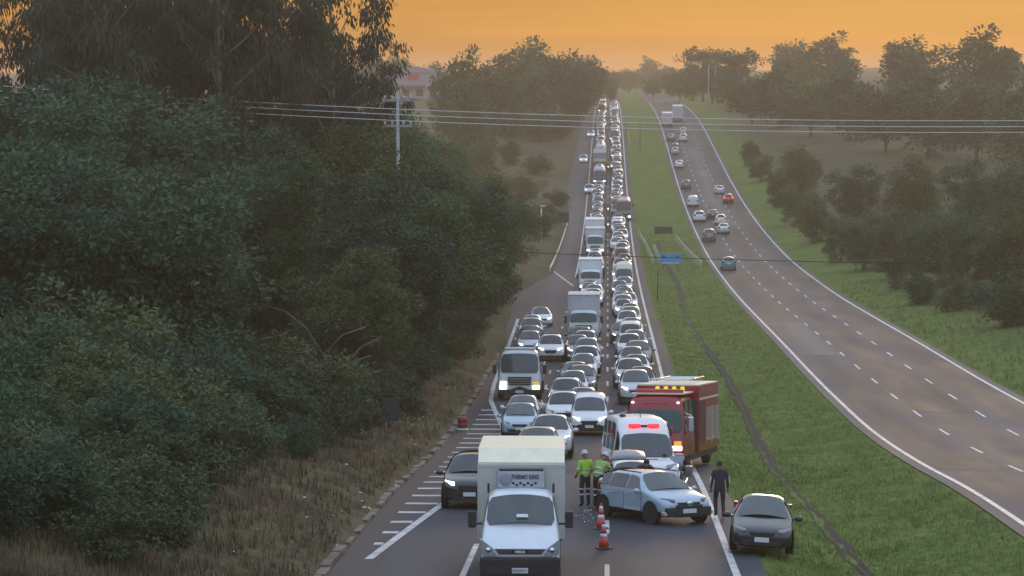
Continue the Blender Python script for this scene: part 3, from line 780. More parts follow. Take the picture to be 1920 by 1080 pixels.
# ================================================================== the reefer lorry in front
ROOF_BOX = mat('warm_lit_box_roof', (0.80, 0.74, 0.55), rough=0.35, vary=0.06)  # paler copy of the box paint, warm sky reflection put into the colour
WHITE_BOX = mat('cream_box_panel', (0.46, 0.475, 0.43), rough=0.42, vary=0.08, vscale=1.4)
WHITE_CAB = mat('white_cab_paint', (0.66, 0.70, 0.74), rough=0.3, coat=0.4, vary=0.04)
UNIT_M = mat('refrigeration_unit_plastic', (0.36, 0.39, 0.44), rough=0.45, vary=0.1)
PRINT_M = mat('dark_print', (0.025, 0.03, 0.045), rough=0.5)
def reefer():
    X, Y = spot(975, 1099)
    r = thing('refrigerated_lorry', 'cream box refrigerated lorry with white cab leading the queue in the foreground', 'lorry', (X, Y, road_z(Y)+.012), None, R(1.0), math.atan(road_slope(Y+4)))
    st = S((0, .80, .30, .66, .78, .72), (.05, .96, .22, .74, .88, .86), (.16, 1.0, .20, .86, 1.00, .90), (.40, 1.0, .20, 1.08, 1.20, .90), (.66, 1.0, .20, 1.28, 1.38, .90), (.74, 1.0, .20, 1.30, 1.45, .89), (1.22, 1.0, .20, 1.36, 2.06, .83), (1.36, 1.0, .20, 1.36, 2.20, .82),
           (1.6, 1.0, .20, 1.36, 2.26, .82), (2.1, 1.0, .20, 1.36, 2.27, .82), (2.25, .99, .24, 1.36, 2.22, .80))
    cab = link('cab', loft_body('cab', st, 1, trim_z=.66), r)
    cab.material_slots[0].link = 'OBJECT'; cab.material_slots[0].material = WHITE_CAB
    ws = build(screen_patch(st, .735, 1.26, off=.03, wa=.98, wb=.98, bulge=.09), 'windscreen', GLASS, r)
    build(MB().add([(-.10, .76, 1.555), (.20, .76, 1.555), (.18, .83, 1.63), (-.10, .83, 1.63)], [(0, 1, 2, 3)]), 'dashboard_paper', mat('paper', (.6, .62, .66), rough=.6), ws).location = (0, -.105, .085)
    for s in (-1, 1):
        for mb in side_panes(st, [(.92, 1.95, 1.32, 1.95)], s, off=.015): build(mb, 'side_window', GLASS, r)
        rows = []
        for i in range(6):
            t = i/5; x = .60+.38*t
            z0, z1 = .72+.04*t, .86+.26*t
            yb, yt = .02+.10*t*t, .10+.22*t
            rows.append([(s*x, yb+(yt-yb)*k/4-.10-.03*math.sin(math.pi*k/4), z0+(z1-z0)*k/4) for k in range(5)])
        hl = build(MB().grid(rows, flip=(s > 0)), 'headlight', mat('smoked_lens', (.10, .115, .13), rough=.1, spec=.7), r)
        build(MB().ball((s*.80, -.02, .88), (.07, .05, .07), 10, 6), 'bulb', CHROME, hl)
        mb = MB().bbox(min(s*1.12, s*1.33), max(s*1.12, s*1.33), .72, .90, 1.36, 1.78, .05); mb.tube([(s*.98, .92, 1.45), (s*1.2, .84, 1.46)], .03, 6)
        build(mb, 'mirror', TRIM, r)
        build(MB().bbox(min(s*.80, s*.86), max(s*.80, s*.86), 1.5, 1.62, 2.18, 2.42, .015), 'roof_bracket', TRIM, r)
    g = MB().prism([(-.70, .915), (-.60, .74), (.60, .74), (.70, .915)], 'y', -.05, .12)
    g = build(g, 'grille', mat('grille_frame_grey', (.50, .52, .58), rough=.35), r)
    for k, (z, hw) in enumerate(((.885, .62), (.838, .58), (.793, .54))):
        build(MB().bbox(-hw, hw, -.062, -.048, z-.019, z+.019, .005), 'grille_slot', TRIM, g)
    build(MB().bbox(-.20, .20, -.068, -.058, .805, .869, .004), 'badge_plate', TRIM, g)
    link('badge_lettering', text_mesh('IVECO', .085, mat('badge_white', (.78, .78, .80), rough=.3), 'badge_lettering', .004, .003), g, (0, -.076, .837))
    build(MB().bbox(-1.0, 1.0, -.09, .40, .20, .70, .07), 'bumper', TRIM, r)
    pl = build(MB().bbox(-.20, .20, -.125, -.092, .31, .44, .006), 'number_plate', PLATE, r)
    link('lettering', text_mesh('BCG0G11', .085, PRINT_M, 'lettering', .002, .001), pl, (0, -.129, .375))['kind'] = 'stuff'
    # cargo box with its rails
    y0, L, hb, top = 2.32, 5.2, 1.12, 2.86
    bx = build(MB().prism([(y0, .92), (y0+L, .92), (y0+L, top+.36), (y0+.55, top+.36), (y0+.04, top+.02), (y0, top-.02)], 'x', -hb, hb), 'cargo_box', WHITE_BOX, r)
    al = mat('aluminium_trim', (.50, .51, .50), rough=.4, metal=.5)
    for s in (-1, 1):
        build(MB().box(s*hb-.012, s*hb+.012, y0-.008, y0+.05, .96, top-.02), 'corner_post', al, bx)
        build(MB().box(s*hb-.014, s*hb+.014, y0+.56, y0+L-.03, top+.28, top+.35), 'roof_rail', al, bx)
    build(MB().box(-hb, hb, y0-.010, y0+.02, top-.10, top-.035), 'roof_rail', al, bx)
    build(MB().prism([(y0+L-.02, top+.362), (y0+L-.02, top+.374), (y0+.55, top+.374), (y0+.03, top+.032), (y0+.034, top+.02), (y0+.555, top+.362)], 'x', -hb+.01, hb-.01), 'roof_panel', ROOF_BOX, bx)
    for k in range(7):
        xx = -.96+k*.32
        build(MB().box(xx-.012, xx+.012, y0-.006, y0+.01, .96, top-.12), 'panel_rib', WHITE_BOX, bx)
    # refrigeration unit on the bulkhead
    u = build(MB().bbox(-.60, .60, y0-.36, y0-.004, 2.26, 2.70, .06), 'refrigeration_unit', UNIT_M, r)
    build(MB().box(-.57, .57, y0-.33, y0-.02, 2.70, 2.74), 'unit_lid', TRIM, u)
    build(MB().lathe([(.02, y0-.375), (.15, y0-.375), (.165, y0-.36), (.165, y0-.35)], 'y', (-.40, 0, 2.47), n=20), 'fan_grille', mat('fan_grille_grey', (.22, .24, .28), rough=.6), u)
    link('unit_lettering', text_mesh('THERMO KING', .135, PRINT_M, 'unit_lettering', .003, .004), u, (.10, y0-.366, 2.54)).scale = (.78, 1, 1.15)
    for k in range(7):
        build(MB().bbox(-.24+k*.095, -.17+k*.095, y0-.367, y0-.356, 2.36+(k % 2)*-.045, 2.415+(k % 2)*-.045, .004), 'vent_slot', TRIM, u)
    build(MB().tube([(.22, y0-.10, 2.33), (.22, y0-.06, 2.0), (.22, y0-.05, 1.7)], .045, 8), 'drain_hose', TRIM, r)
    build(MB().box(-.42, .42, .6, y0+L-.1, .5, .915), 'chassis', TRIM, r)
    for s in (-1, 1):
        build(MB().bbox(min(s*.78, s*1.08), max(s*.78, s*1.08), y0+L-2.1, y0+L-.6, .55, .90, .05), 'mudguard', TRIM, r)
    truck_wheels(r, 2.15, [1.0, y0+L-1.35], r=.37)
    LENGTHS.append((X, Y, Y+y0+L, 1.1, 'reefer'))
reefer()

# ================================================================== the emergency vehicles and the crash
def ambulance():
    X, Y = spot(1221, 926)
    r = place_vehicle('high_roof_van', X, Y, 'white', 'white high-roof ambulance van with two red roof beacons lit', 'ambulance', yaw=R(7.5), lod=0, name='ambulance')
    r.scale = (1.05, 1.02, .95)
    for s in (-1, 1):
        b = MB().bbox(s*.32-.20, s*.32+.20, 1.68, 1.86, 2.30, 2.43, .04)
        o = build(b, 'beacon', RED_ON, r); build(MB().bbox(s*.32-.10, s*.32+.10, 1.74, 1.92, 2.15, 2.31, .02), 'beacon_foot', TRIM, o)
        build(MB().bbox(s*1.0-.012 if s > 0 else -1.027, 1.027 if s > 0 else -1.003, 2.1, 2.45, 1.95, 2.25, .005), 'red_emblem', mat('red_vinyl', (.45, .02, .03), rough=.4), r)
        build(MB().box(s*1.012-.006, s*1.012+.006, 2.6, 5.2, .95, 1.10), 'side_stripe', mat('red_vinyl', ()), r)
    build(MB().bbox(-.14, .14, 1.74, 1.82, 2.32, 2.38, .015), 'beacon_bar', TRIM, r)
    build(MB().tube([(0, 2.6, 2.5), (0, 2.75, 2.95)], .015, 5), 'antenna', TRIM, r)
    build(MB().bbox(-.45, .30, .60, .63, 1.195, 1.215, .006), 'bonnet_vent', TRIM, r)
    build(MB().ball((-.55, 3.0, 2.66), (.12, .12, .06), 8, 6), 'roof_vent', TRIM, r)
ambulance()
def fire_engine():
    RED = paint('fire_red', (0.27, 0.005, 0.012)); CREAM = mat('cream_roof', (.62, .55, .42), rough=.5, vary=.1); SHUT = None
    m = bpy.data.materials.new('roller_shutter'); m.use_nodes = True; nt = m.node_tree; b = nt.nodes['Principled BSDF']
    b.inputs['Base Color'].default_value = (.30, .24, .26, 1); b.inputs['Metallic'].default_value = .4; b.inputs['Roughness'].default_value = .38
    tc = nt.nodes.new('ShaderNodeTexCoord'); wv = nt.nodes.new('ShaderNodeTexWave'); wv.bands_direction = 'Z'; wv.inputs['Scale'].default_value = 6
    bp = nt.nodes.new('ShaderNodeBump'); bp.inputs['Strength'].default_value = .5; bp.inputs['Distance'].default_value = .02
    nt.links.new(tc.outputs['Object'], wv.inputs[0]); nt.links.new(wv.outputs['Fac'], bp.inputs['Height']); nt.links.new(bp.outputs[0], b.inputs['Normal'])
    X, Y = spot(1226, 886)
    r = thing('fire_engine', 'dark red fire engine with cream roof stopped behind the ambulance', 'fire engine', (X, Y, road_z(Y)+.012), None, R(-11), math.atan(road_slope(Y+4)))
    w, h, cl = 2.35, 2.95, 3.0; hw = w/2
    st = S((0, hw*.84, .45, .95, 1.15, hw*.80), (.04, hw*.97, .40, 1.05, 1.30, hw*.90), (.10, hw, .38, 1.2, 1.45, hw*.95), (.15, hw, .38, 1.3, 1.55, hw*.96), (.34, hw, .38, 1.4, 2.35, hw*.94), (.38, hw, .38, 1.4, 2.50, hw*.93), (.50, hw, .38, 1.4, h-.08, hw*.90), (.72, hw, .38, 1.4, h, hw*.88), (cl-.05, hw, .38, 1.4, h, hw*.88), (cl, hw, .4, 1.35, h-.05, hw*.87))
    cab = link('cab', loft_body('cab', st, 1, trim_z=.58), r); cab.material_slots[0].link = 'OBJECT'; cab.material_slots[0].material = RED
    build(screen_patch(st, .15, .345, off=.03, wa=.95, wb=.95, bulge=.09), 'windscreen', GLASS_G, r)
    for s in (-1, 1):
        for mb in side_panes(st, [(.40, 1.4, .55, 1.4), (1.62, 2.7, 1.62, 2.7)], s, off=.02): build(mb, 'side_window', GLASS_G, r)
        x0, x1 = sorted((s*hw*.62, s*hw*.92))
        build(MB().bbox(x0, x1, -.05, .1, .84, 1.02, .03), 'headlight', LAMP_ON, r)
        build(MB().bbox(x0+.05, x1-.02, -.05, .1, 1.06, 1.2, .03), 'indicator', AMBER_ON, r)
        mb = MB().bbox(min(s*(hw+.14), s*(hw+.36)), max(s*(hw+.14), s*(hw+.36)), -.05, .06, 1.55, 2.15, .04); mb.tube([(s*(hw-.1), .2, 2.3), (s*(hw+.25), .02, 2.2), (s*(hw+.25), .02, 1.6), (s*(hw-.05), .12, 1.5)], .022, 5)
        build(mb, 'mirror', CHROME, r)
        build(MB().ball((s*.88, .30, 2.66), (.07, .05, .05), 8, 5), 'marker_lamp', mat('marker_lamp_lens', (.8, .6, .5), rough=.2, emit=(1, .85, .8), estr=1.2), r)
        build(MB().tube([(s*(hw+.02), 1.46, .75), (s*(hw+.07), 1.46, 1.0), (s*(hw+.07), 1.46, 1.9), (s*(hw+.02), 1.46, 2.1)], .02, 6), 'grab_rail', CHROME, r)
    # visor lip, roof slab, light bar
    build(MB().bbox(-hw*.88, hw*.88, .60, cl-.02, h+.0, h+.06, .02), 'roof_skin', CREAM, r)
    build(MB().bbox(-hw*.80, hw*.80, .95, 1.25, h+.055, h+.20, .04), 'light_bar', mat('light_bar_red', (.42, .05, .05), rough=.3), r)
    for k in range(4): build(MB().bbox(-.35+k*.33, -.20+k*.33, 2.2, 2.4, h+.06, h+.26, .05), 'beacon', YELLOW, r)
    build(MB().bbox(-.5, .5, .40, .44, 2.62, 2.66, .01), 'visor_strip', mat('pale_red_paint', (.45, .10, .12), rough=.3), r)
    build(MB().bbox(-hw*1.0, hw*1.0, -.22, .16, .42, .74, .06), 'bumper', mat('grey_bumper', (.32, .32, .34), rough=.4, metal=.4), r)
    build(MB().prism([(-.55, 1.28), (-.5, .85), (.5, .85), (.55, 1.28)], 'y', -.055, .1), 'grille', TRIM, r)
    # equipment body with roller shutters
    y0, L, top, bw = cl+.10, 4.9, 3.22, 1.24
    bd = build(MB().bbox(-bw, bw, y0, y0+L, .62, top, .03), 'equipment_body', RED, r)
    build(MB().bbox(-bw+.02, bw-.02, y0+.02, y0+L-.02, top-.01, top+.05, .02), 'body_roof', CREAM, bd)
    for s in (-1, 1):
        for k in range(3):
            ya = y0+.15+k*1.55
            if k == 0:
                build(MB().box(s*bw-.012, s*bw+.012, ya, ya+1.38, .95, 2.62), 'locker_door', mat('dark_red_panel', (.10, .02, .025), rough=.4), bd); continue
            sh = build(MB().box(s*bw-.014, s*bw+.014, ya, ya+1.38, .95, 2.30), 'roller_shutter', m, bd)
            build(MB().box(s*bw-.03, s*bw+.03, ya+.2, ya+1.18, .97, 1.03), 'shutter_handle', CHROME, sh)
            build(MB().box(s*bw-.022, s*bw+.022, ya+1.39, ya+1.52, .9, 2.34), 'door_post', mat('pale_post', (.50, .46, .46), rough=.4), bd)
        build(MB().box(s*bw-.02, s*bw+.02, y0+.05, y0+L-.05, 2.66, 2.74), 'gutter_rail', CREAM, bd)
        build(MB().tube([(s*.7, y0+.3, top+.22), (s*.7, y0+L-.3, top+.22)], .03, 6), 'ladder_rail', CHROME, bd)
    for k in range(9): build(MB().tube([(-.7, y0+.5+k*.48, top+.22), (.7, y0+.5+k*.48, top+.22)], .02, 5), 'ladder_rung', CHROME, bd)
    # pump panel gear between cab and body
    build(MB().bbox(-bw+.05, bw-.05, cl-.02, y0+.02, .6, 2.7, .02), 'pump_bay', mat('pump_bay_dark', (.05, .045, .05), rough=.6), r)
    build(MB().bbox(-bw*.98, bw*.98, .2, y0+L-.1, .40, .66, .03), 'chassis', TRIM, r)
    truck_wheels(r, 2.42, [1.15, y0+L-1.7], r=.5)
    LENGTHS.append((X, Y, Y+8, 1.3, 'fire engine'))
fire_engine()
def crash():
    # silver blue hatchback slewed across the right lane, its tail stove in
    X, Y = spot(1292, 984)
    a = R(31)
    r = place_vehicle('sport_utility', X, Y, 'lightblue', 'pale silver-blue crossover slewed across the lane with its rear end stove in', 'car', yaw=a, lod=0, name='crashed_car', footprint=False)
    r.scale = (1.0, 1.0, .90)
    for o in list(r.children):
        if o.name.startswith('body'):
            me = o.data.copy(); o.data = me
            o.material_slots[0].link = 'OBJECT'; o.material_slots[0].material = P['lightblue']
            rng = random.Random(4)
            for v in me.vertices:
                if v.co.y > 3.7:
                    k = (v.co.y-3.7)/.63; n = math.sin(v.co.x*9)*math.cos(v.co.z*11)
                    v.co.y -= k*(.22+.16*n+.1*(v.co.x < 0)); v.co.x *= 1-.10*k*(v.co.z < 1.0); v.co.z += k*(.05*n)
            for p in me.polygons:
                if p.center.y > 3.82 and p.center.z < 1.02 and p.center.x < .5: p.material_index = 1
        if o.name.startswith('tail_light'): o.location = (0, -.34, 0)
        if o.name.startswith('headlight'):
            o.material_slots[0].link = 'OBJECT'; o.material_slots[0].material = mat('smoked_lens', ())
    mr = MB().bbox(-.46, .46, -.05, .06, .58, .68, .02); build(mr, 'chrome_strip', mat('dark_gloss_strip', (.03, .035, .05), rough=.2), r)
    build(MB().bbox(-.80, .80, -.03, .2, .28, .60, .06), 'bumper_insert', TRIM, r)
    build(MB().lathe([(.02, -.075), (.085, -.075), (.10, -.06), (.10, -.04)], 'y', (0, 0, .72), n=16), 'round_badge', CHROME, r)
    link('number_plate', MB().bbox(-.24, .24, -.055, -.025, .40, .54, .006).mesh('number_plate', [PLATE]), r)
    for s in (-1, 1):
        build(MB().prism([(s*.52, .34), (s*.86, .34), (s*.88, .44), (s*.84, .46), (s*.78, .38), (s*.52, .37)][::s], 'y', -.015, .2), 'bumper_blade', P['silver'], r)
        build(MB().box(s*.66-.006, s*.66+.006, 1.7, 3.7, 1.64, 1.68), 'roof_rail', TRIM, r)
    # door shut lines and handles on the flank facing us
    d = build(MB().box(-.932, -.918, 1.30, 2.28, .42, 1.0), 'front_door', P['lightblue'], r)
    build(MB().bbox(-.955, -.93, 2.02, 2.2, .90, .94, .008), 'handle', P['silver'], d)
    build(MB().box(-.938, -.92, 1.30, 2.28, .40, .50), 'sill_trim', P['silver'], d)
    d = build(MB().box(-.932, -.918, 2.32, 3.15, .42, 1.0), 'rear_door', P['lightblue'], r)
    build(MB().bbox(-.955, -.93, 2.92, 3.1, .90, .94, .008), 'handle', P['silver'], d)
    # torn bumper skin hanging at the rear corner
    build(MB().grid([[(-.9, 4.02, .32), (-.6, 4.18, .36), (-.2, 4.14, .30)], [(-.96, 3.98, .55), (-.62, 4.22, .58), (-.2, 4.16, .52)], [(-.93, 3.92, .72), (-.6, 4.10, .74), (-.15, 4.02, .70)]]), 'torn_bumper', TRIM, r)
    # white hatchback behind it, tailgate up
    X2, Y2 = spot(1193, 962)
    r2 = place_vehicle('hatchback', X2, Y2, 'white', 'white hatchback behind the crashed crossover with its grey tailgate raised', 'car', yaw=R(4), lod=0, footprint=False)
    rows = []
    for i in range(5):
        t = i/4
        rows.append([(u*.60*(1-.1*t), 3.22+.90*t, 1.47+.20*math.sin(t*1.5)+.06*(1-u*u)) for u in (-1, -.6, 0, .6, 1)])
    tg = build(MB().grid(rows), 'tailgate', P['grey'], r2)
    md = tg.modifiers.new('thick', 'SOLIDIFY'); md.thickness = .06
    me = baked(tg, 'tailgate'); tg.modifiers.clear(); tg.data = me
    for s in (-1, 1): build(MB().tube([(s*.55, 3.45, 1.1), (s*.52, 3.80, 1.60)], .015, 5), 'gas_strut', TRIM, tg)
crash()

# ================================================================== lorries, bus and the queues
ONES = 'zero one two three four five six seven eight nine ten eleven twelve thirteen fourteen fifteen sixteen seventeen eighteen nineteen'.split()
ORD = 'zeroth first second third fourth fifth sixth seventh eighth ninth tenth eleventh twelfth thirteenth fourteenth fifteenth sixteenth seventeenth eighteenth nineteenth'.split()
TENS = {2: 'twenty', 3: 'thirty', 4: 'forty', 5: 'fifty', 6: 'sixty', 7: 'seventy', 8: 'eighty', 9: 'ninety'}
def ordinal(n):
    if n >= 100: return 'hundredth' if n == 100 else 'hundred-and-'+ordinal(n-100)
    if n < 20: return ORD[n]
    t, o = divmod(n, 10)
    return TENS[t][:-1]+'ieth' if o == 0 else TENS[t]+'-'+ORD[o]
KW = {'city_car': 'small city car', 'crossover': 'crossover car', 'hatchback': 'hatchback', 'sedan': 'saloon car', 'sport_utility': 'sport utility car', 'pickup': 'pickup truck', 'panel_van': 'small panel van', 'high_roof_van': 'high-roof van'}
CW = {'lightblue': 'pale blue', 'silver': 'silver', 'white': 'white', 'grey': 'grey', 'black': 'black', 'red': 'red', 'blue': 'dark blue', 'beige': 'beige', 'teal': 'teal', 'green': 'dark green', 'brown': 'dark brown'}
CATS = {'pickup': 'pickup', 'panel_van': 'van', 'high_roof_van': 'van'}
def queue_car(kind, X, Y, color, text, group, **k):
    return place_vehicle(kind, X, Y, color, f'{CW[color]} {KW[kind]} {text}', CATS.get(kind, 'car'), group, **k)
WB = mat('white_lorry_box', (.70, .71, .72), rough=.45, vary=.06)
GB = mat('grey_lorry_box', (.50, .49, .52), rough=.5, vary=.08)
CABW = mat('white_lorry_cab', (.66, .70, .71), rough=.35, coat=.3, vary=.05)
CABT = mat('pale_green_lorry_cab', (.56, .62, .62), rough=.35, coat=.3, vary=.05)
REDV = mat('red_vinyl', ())
TANKM = mat('tank_steel', (.50, .49, .50), rough=.35, metal=.5, vary=.08)
MAUVE = mat('grey_tarpaulin', (.26, .25, .28), rough=.7, vary=.1)
OLIVE = mat('olive_tarpaulin', (.12, .14, .09), rough=.7, vary=.1)
x, y = spot(974, 752)
tipper = lorry('heavy_lorry', 'pale heavy lorry with dark grille in the slip lane, headlights lit', x, y, CABT, mat('grey_steel_bed', (.30, .31, .34), rough=.5, metal=.3, vary=.15), 2.5, 2.75, 1.7, 5.6, body='open', lights=True)
for k in range(2): build(MB().bbox(-.85, .85, .75+k*.42, 1.0+k*.42, 2.74, 2.86, .04), 'roof_panel', P['silver'], tipper)
for s in (-1, 1): build(MB().bbox(min(s*.72, s*1.06), max(s*.72, s*1.06), -.07, .05, .90, 1.02, .03), 'headlight', LAMP_ON if s < 0 else AMBER_ON, tipper)
GL = 'box lorries in the left lane queue'
x, y = spot(1094, 644)
lorry('box_lorry', 'pale grey box lorry with green windscreen, nearest of the left lane box lorries', x, y, CABT, GB, 2.35, 2.35, 3.45, 5.2, GL, screen=GLASS_G, lights=False)
T1 = y
x, y = spot(1107, 551)
lorry('box_lorry', 'white box lorry with one bright headlight, second of the left lane box lorries', x, y, CABW, WB, 2.35, 2.35, 3.35, 5.6, GL, lights=True)
T2 = y
x, y = spot(1116, 480)
lorry('box_lorry', 'pale green fronted box lorry, third of the left lane box lorries', x, y, CABT, GB, 2.4, 2.6, 3.4, 5.4, GL, screen=GLASS_G, lights=True)
T3 = y
y = T3+12.6; x = -1.75
lorry('box_lorry', 'white box lorry with red cab and stripe, last of the left lane box lorries', x, y, P['red'], WB, 2.5, 2.5, 3.9, 6.5, GL, lights=False, stripe=REDV)
T4 = y
x, y = spot(1124, 347)
lorry('tank_lorry', 'grey-blue cab tank lorry with white tank and two lit headlights far back', x, y, P['blue'], TANKM, 2.4, 2.7, 3.2, 7.5, None, body='tank')
T5 = y
lorry('tarpaulin_lorry', 'olive tarpaulin lorry directly behind the far tank lorry', -1.5, T5+13, P['green'], OLIVE, 2.4, 2.6, 3.3, 7.0, None, lights=False, detail=False)
lorry('tarpaulin_lorry', 'long mauve-grey lorry far back in the left lane behind the olive lorry', -1.55, T5+27, P['brown'], MAUVE, 2.5, 2.8, 3.9, 12.0, None, lights=False, detail=False)
lorry('tank_lorry', 'second tank lorry far back in the left lane near the crest', -1.5, T5+60, P['grey'], TANKM, 2.4, 2.7, 3.2, 9.0, None, body='tank', detail=False, lights=False)
T8 = T5+60
# bus in the right lane
def bus():
    x, y = spot(1169, 415)
    r = thing('bus', 'dark-fronted bus standing in the right lane queue', 'bus', (x, y, road_z(y)+.012), None, 0, math.atan(road_slope(y+5)))
    st = S((0, 1.05, .35, 1.0, 1.3, .95), (.05, 1.2, .3, 1.1, 1.5, 1.08), (.12, 1.25, .28, 1.2, 1.7, 1.14), (.30, 1.25, .28, 1.3, 2.9, 1.12), (.45, 1.25, .28, 1.3, 3.15, 1.10), (.8, 1.25, .28, 1.3, 3.25, 1.08), (10.8, 1.25, .28, 1.3, 3.25, 1.08), (11, 1.2, .35, 1.3, 3.1, 1.05))
    b = link('body', loft_body('bus_body', st, 1), r); b.material_slots[0].link = 'OBJECT'; b.material_slots[0].material = P['grey']
    build(screen_patch(st, .10, .32, off=.03, wa=1.0, wb=1.0, bulge=.12), 'windscreen', GLASS, r)
    for s in (-1, 1):
        for k in range(6): 
            for mb in side_panes(st, [(1.2+k*1.6, 2.65+k*1.6, 1.2+k*1.6, 2.65+k*1.6)], s): build(mb, 'side_window', GLASS, r)
        build(MB().bbox(min(s*.7, s*1.1), max(s*.7, s*1.1), -.04, .1, .62, .82, .03), 'headlight', LAMP_ON if s > 0 else LAMP_OFF, r)
        build(MB().bbox(min(s*1.3, s*1.5), max(s*1.3, s*1.5), -.2, -.1, 2.2, 2.7, .03), 'mirror', TRIM, r)
    build(MB().bbox(-.8, .8, -.03, .1, .9, 1.15, .02), 'front_panel', TRIM, r)
    truck_wheels(r, 2.5, [2.2, 8.3])
    LENGTHS.append((x, y, y+11, 1.25, 'bus'))
    return y
BUS_Y = bus()

# cars one can tell apart near the crash
def car_px(kind, px, py, color, label, lights=True, yaw=0, name=None):
    x, y = spot(px, py)
    return place_vehicle(kind, x, y, color, label, CATS.get(kind, 'car'), yaw=yaw, lights=lights, name=name)
car_px('sport_utility', 880, 957, 'black', 'dark sport utility car beside the hatching, half hidden by the cream box lorry')
car_px('sport_utility', 1006, 888, 'beige', 'beige car directly behind the cream box lorry, only its roof showing', lights=False)
car_px('pickup', 1031, 862, 'white', 'white pickup with dark windscreen, second behind the cream box lorry')
car_px('panel_van', 1105, 818, 'white', 'white panel van with bright headlights beside the ambulance')
GS = 'cars in the slip lane queue'
GLQ = 'cars in the left lane queue'
GRQ = 'cars in the right lane queue'
def place_xy(kind, X, Y, color, label, group, lights=True, yaw=0): return place_vehicle(kind, X, Y, color, label, CATS.get(kind, 'car'), group, lights=lights, yaw=yaw)
YD = y_at(822)
place_xy('hatchback', -4.05, YD, 'lightblue', 'pale blue hatchback at the front of the slip lane, beyond the white pickup', GS, lights=False)
place_xy('sedan', -4.15, YD+6.6, 'white', 'white saloon car with lit headlights second in the slip lane', GS)
place_xy('sport_utility', -3.75, 188.5, 'white', 'white sport utility car with round badge between slip lane and left lane', GS)
place_xy('hatchback', -5.35, 195.5, 'silver', 'silver hatchback in the slip lane, first behind the heavy lorry', GS)
place_xy('hatchback', -5.5, 202.0, 'grey', 'grey hatchback in the slip lane, second behind the heavy lorry', GS, lights=False)
place_xy('sport_utility', -5.6, 208.6, 'white', 'white sport utility car in the slip lane, third behind the heavy lorry', GS, lights=False)
place_xy('hatchback', -5.75, 215.5, 'silver', 'silver hatchback in the slip lane, fourth behind the heavy lorry', GS)
place_xy('sedan', -5.2, 228.5, 'white', 'white saloon car in the slip lane, last before the trees hide it', GS, yaw=R(5))
rng = random.Random(19)
KWT = ['hatchback']*3+['city_car']*3+['crossover']*3+['sedan']*4+['sport_utility']*3+['pickup']*2+['panel_van']*1+['high_roof_van']*1
CWT = ['white']*9+['silver']*6+['grey']*3+['black']*3+['lightblue']*2+['red']*1+['beige']*1+['blue']*1
def run(xc, y0, y1, group, text, jit, start=1, light=0.6, amin=1.4, amax=2.6, fixed=()):
    y = y0; n = start; i = 0
    while True:
        if i < len(fixed): k, c, off = fixed[i]
        else:
            k = rng.choice(KWT); c = rng.choice(CWT); off = rng.uniform(-jit, jit)
        L = KINDS[k]['L']
        if y+L > y1: break
        q = queue_car(k, xc+off, y, c, text.format(ordinal(n)), group, lights=rng.random() < light, yaw=R(rng.uniform(-2.0, 2.0)))
        sy = rng.uniform(.93, 1.07); q.scale = (rng.uniform(.95, 1.02), sy, rng.uniform(.94, 1.09))
        y += L*sy+rng.uniform(amin, amax); n += 1; i += 1
    return n
# left lane
yv = y_at(818)+4.9
run(-1.75, yv, T1-.8, GLQ, 'in the left lane, {} behind the small white van', .45, fixed=[('sport_utility', 'white', -.35), ('hatchback', 'silver', .45), ('sport_utility', 'silver', -.45), ('city_car', 'white', -.1), ('crossover', 'grey', .3), ('sedan', 'silver', -.1), ('hatchback', 'white', .35)], amin=1.2, amax=1.8)
run(-1.6, T1+8.2, T2-.8, GLQ, 'in the left lane, {} behind the nearest box lorry', .35)
run(-1.6, T2+8.6, T3-1, GLQ, 'in the left lane, {} behind the second box lorry', .3)
run(-1.7, T4+9.6, T5-8, GLQ, 'in the left lane, {} behind the last box lorry', .3)
run(-1.6, T5+42, T5+59, GLQ, 'in the left lane, {} behind the long mauve-grey lorry', .3)
run(-1.6, T8+13, 850, GLQ, 'in the left lane, {} behind the second tank lorry', .3, light=.7)
# right lane
yr = y_at(760)
n = run(1.55, yr, BUS_Y-.8, GRQ, 'in the right lane, {} behind the fire engine', .42, fixed=[('sport_utility', 'silver', .0), ('city_car', 'grey', .35), ('crossover', 'silver', -.2), ('sedan', 'white', .15), ('city_car', 'white', -.05), ('sport_utility', 'grey', .4), ('sport_utility', 'white', -.05), ('hatchback', 'silver', .35), ('panel_van', 'white', .05), ('hatchback', 'black', -.5), ('hatchback', 'silver', .3)], amin=1.3, amax=2.2)
run(1.6, BUS_Y+12.4, 850, GRQ, 'in the right lane, {} behind the dark-fronted bus', .38, light=.5)
# stragglers on the left shoulder
GSH = 'cars on the far left shoulder'
for kind, px, py, c, lab in (('sport_utility', 1105, 365, 'silver', 'silver sport utility car passing left of the far tank lorry'), ('hatchback', 1094, 306, 'white', 'white hatchback far back on the left shoulder, middle of three'), ('sedan', 1108, 258, 'white', 'white saloon car farthest back on the left shoulder')):
    car_px(kind, px, py, c, lab)
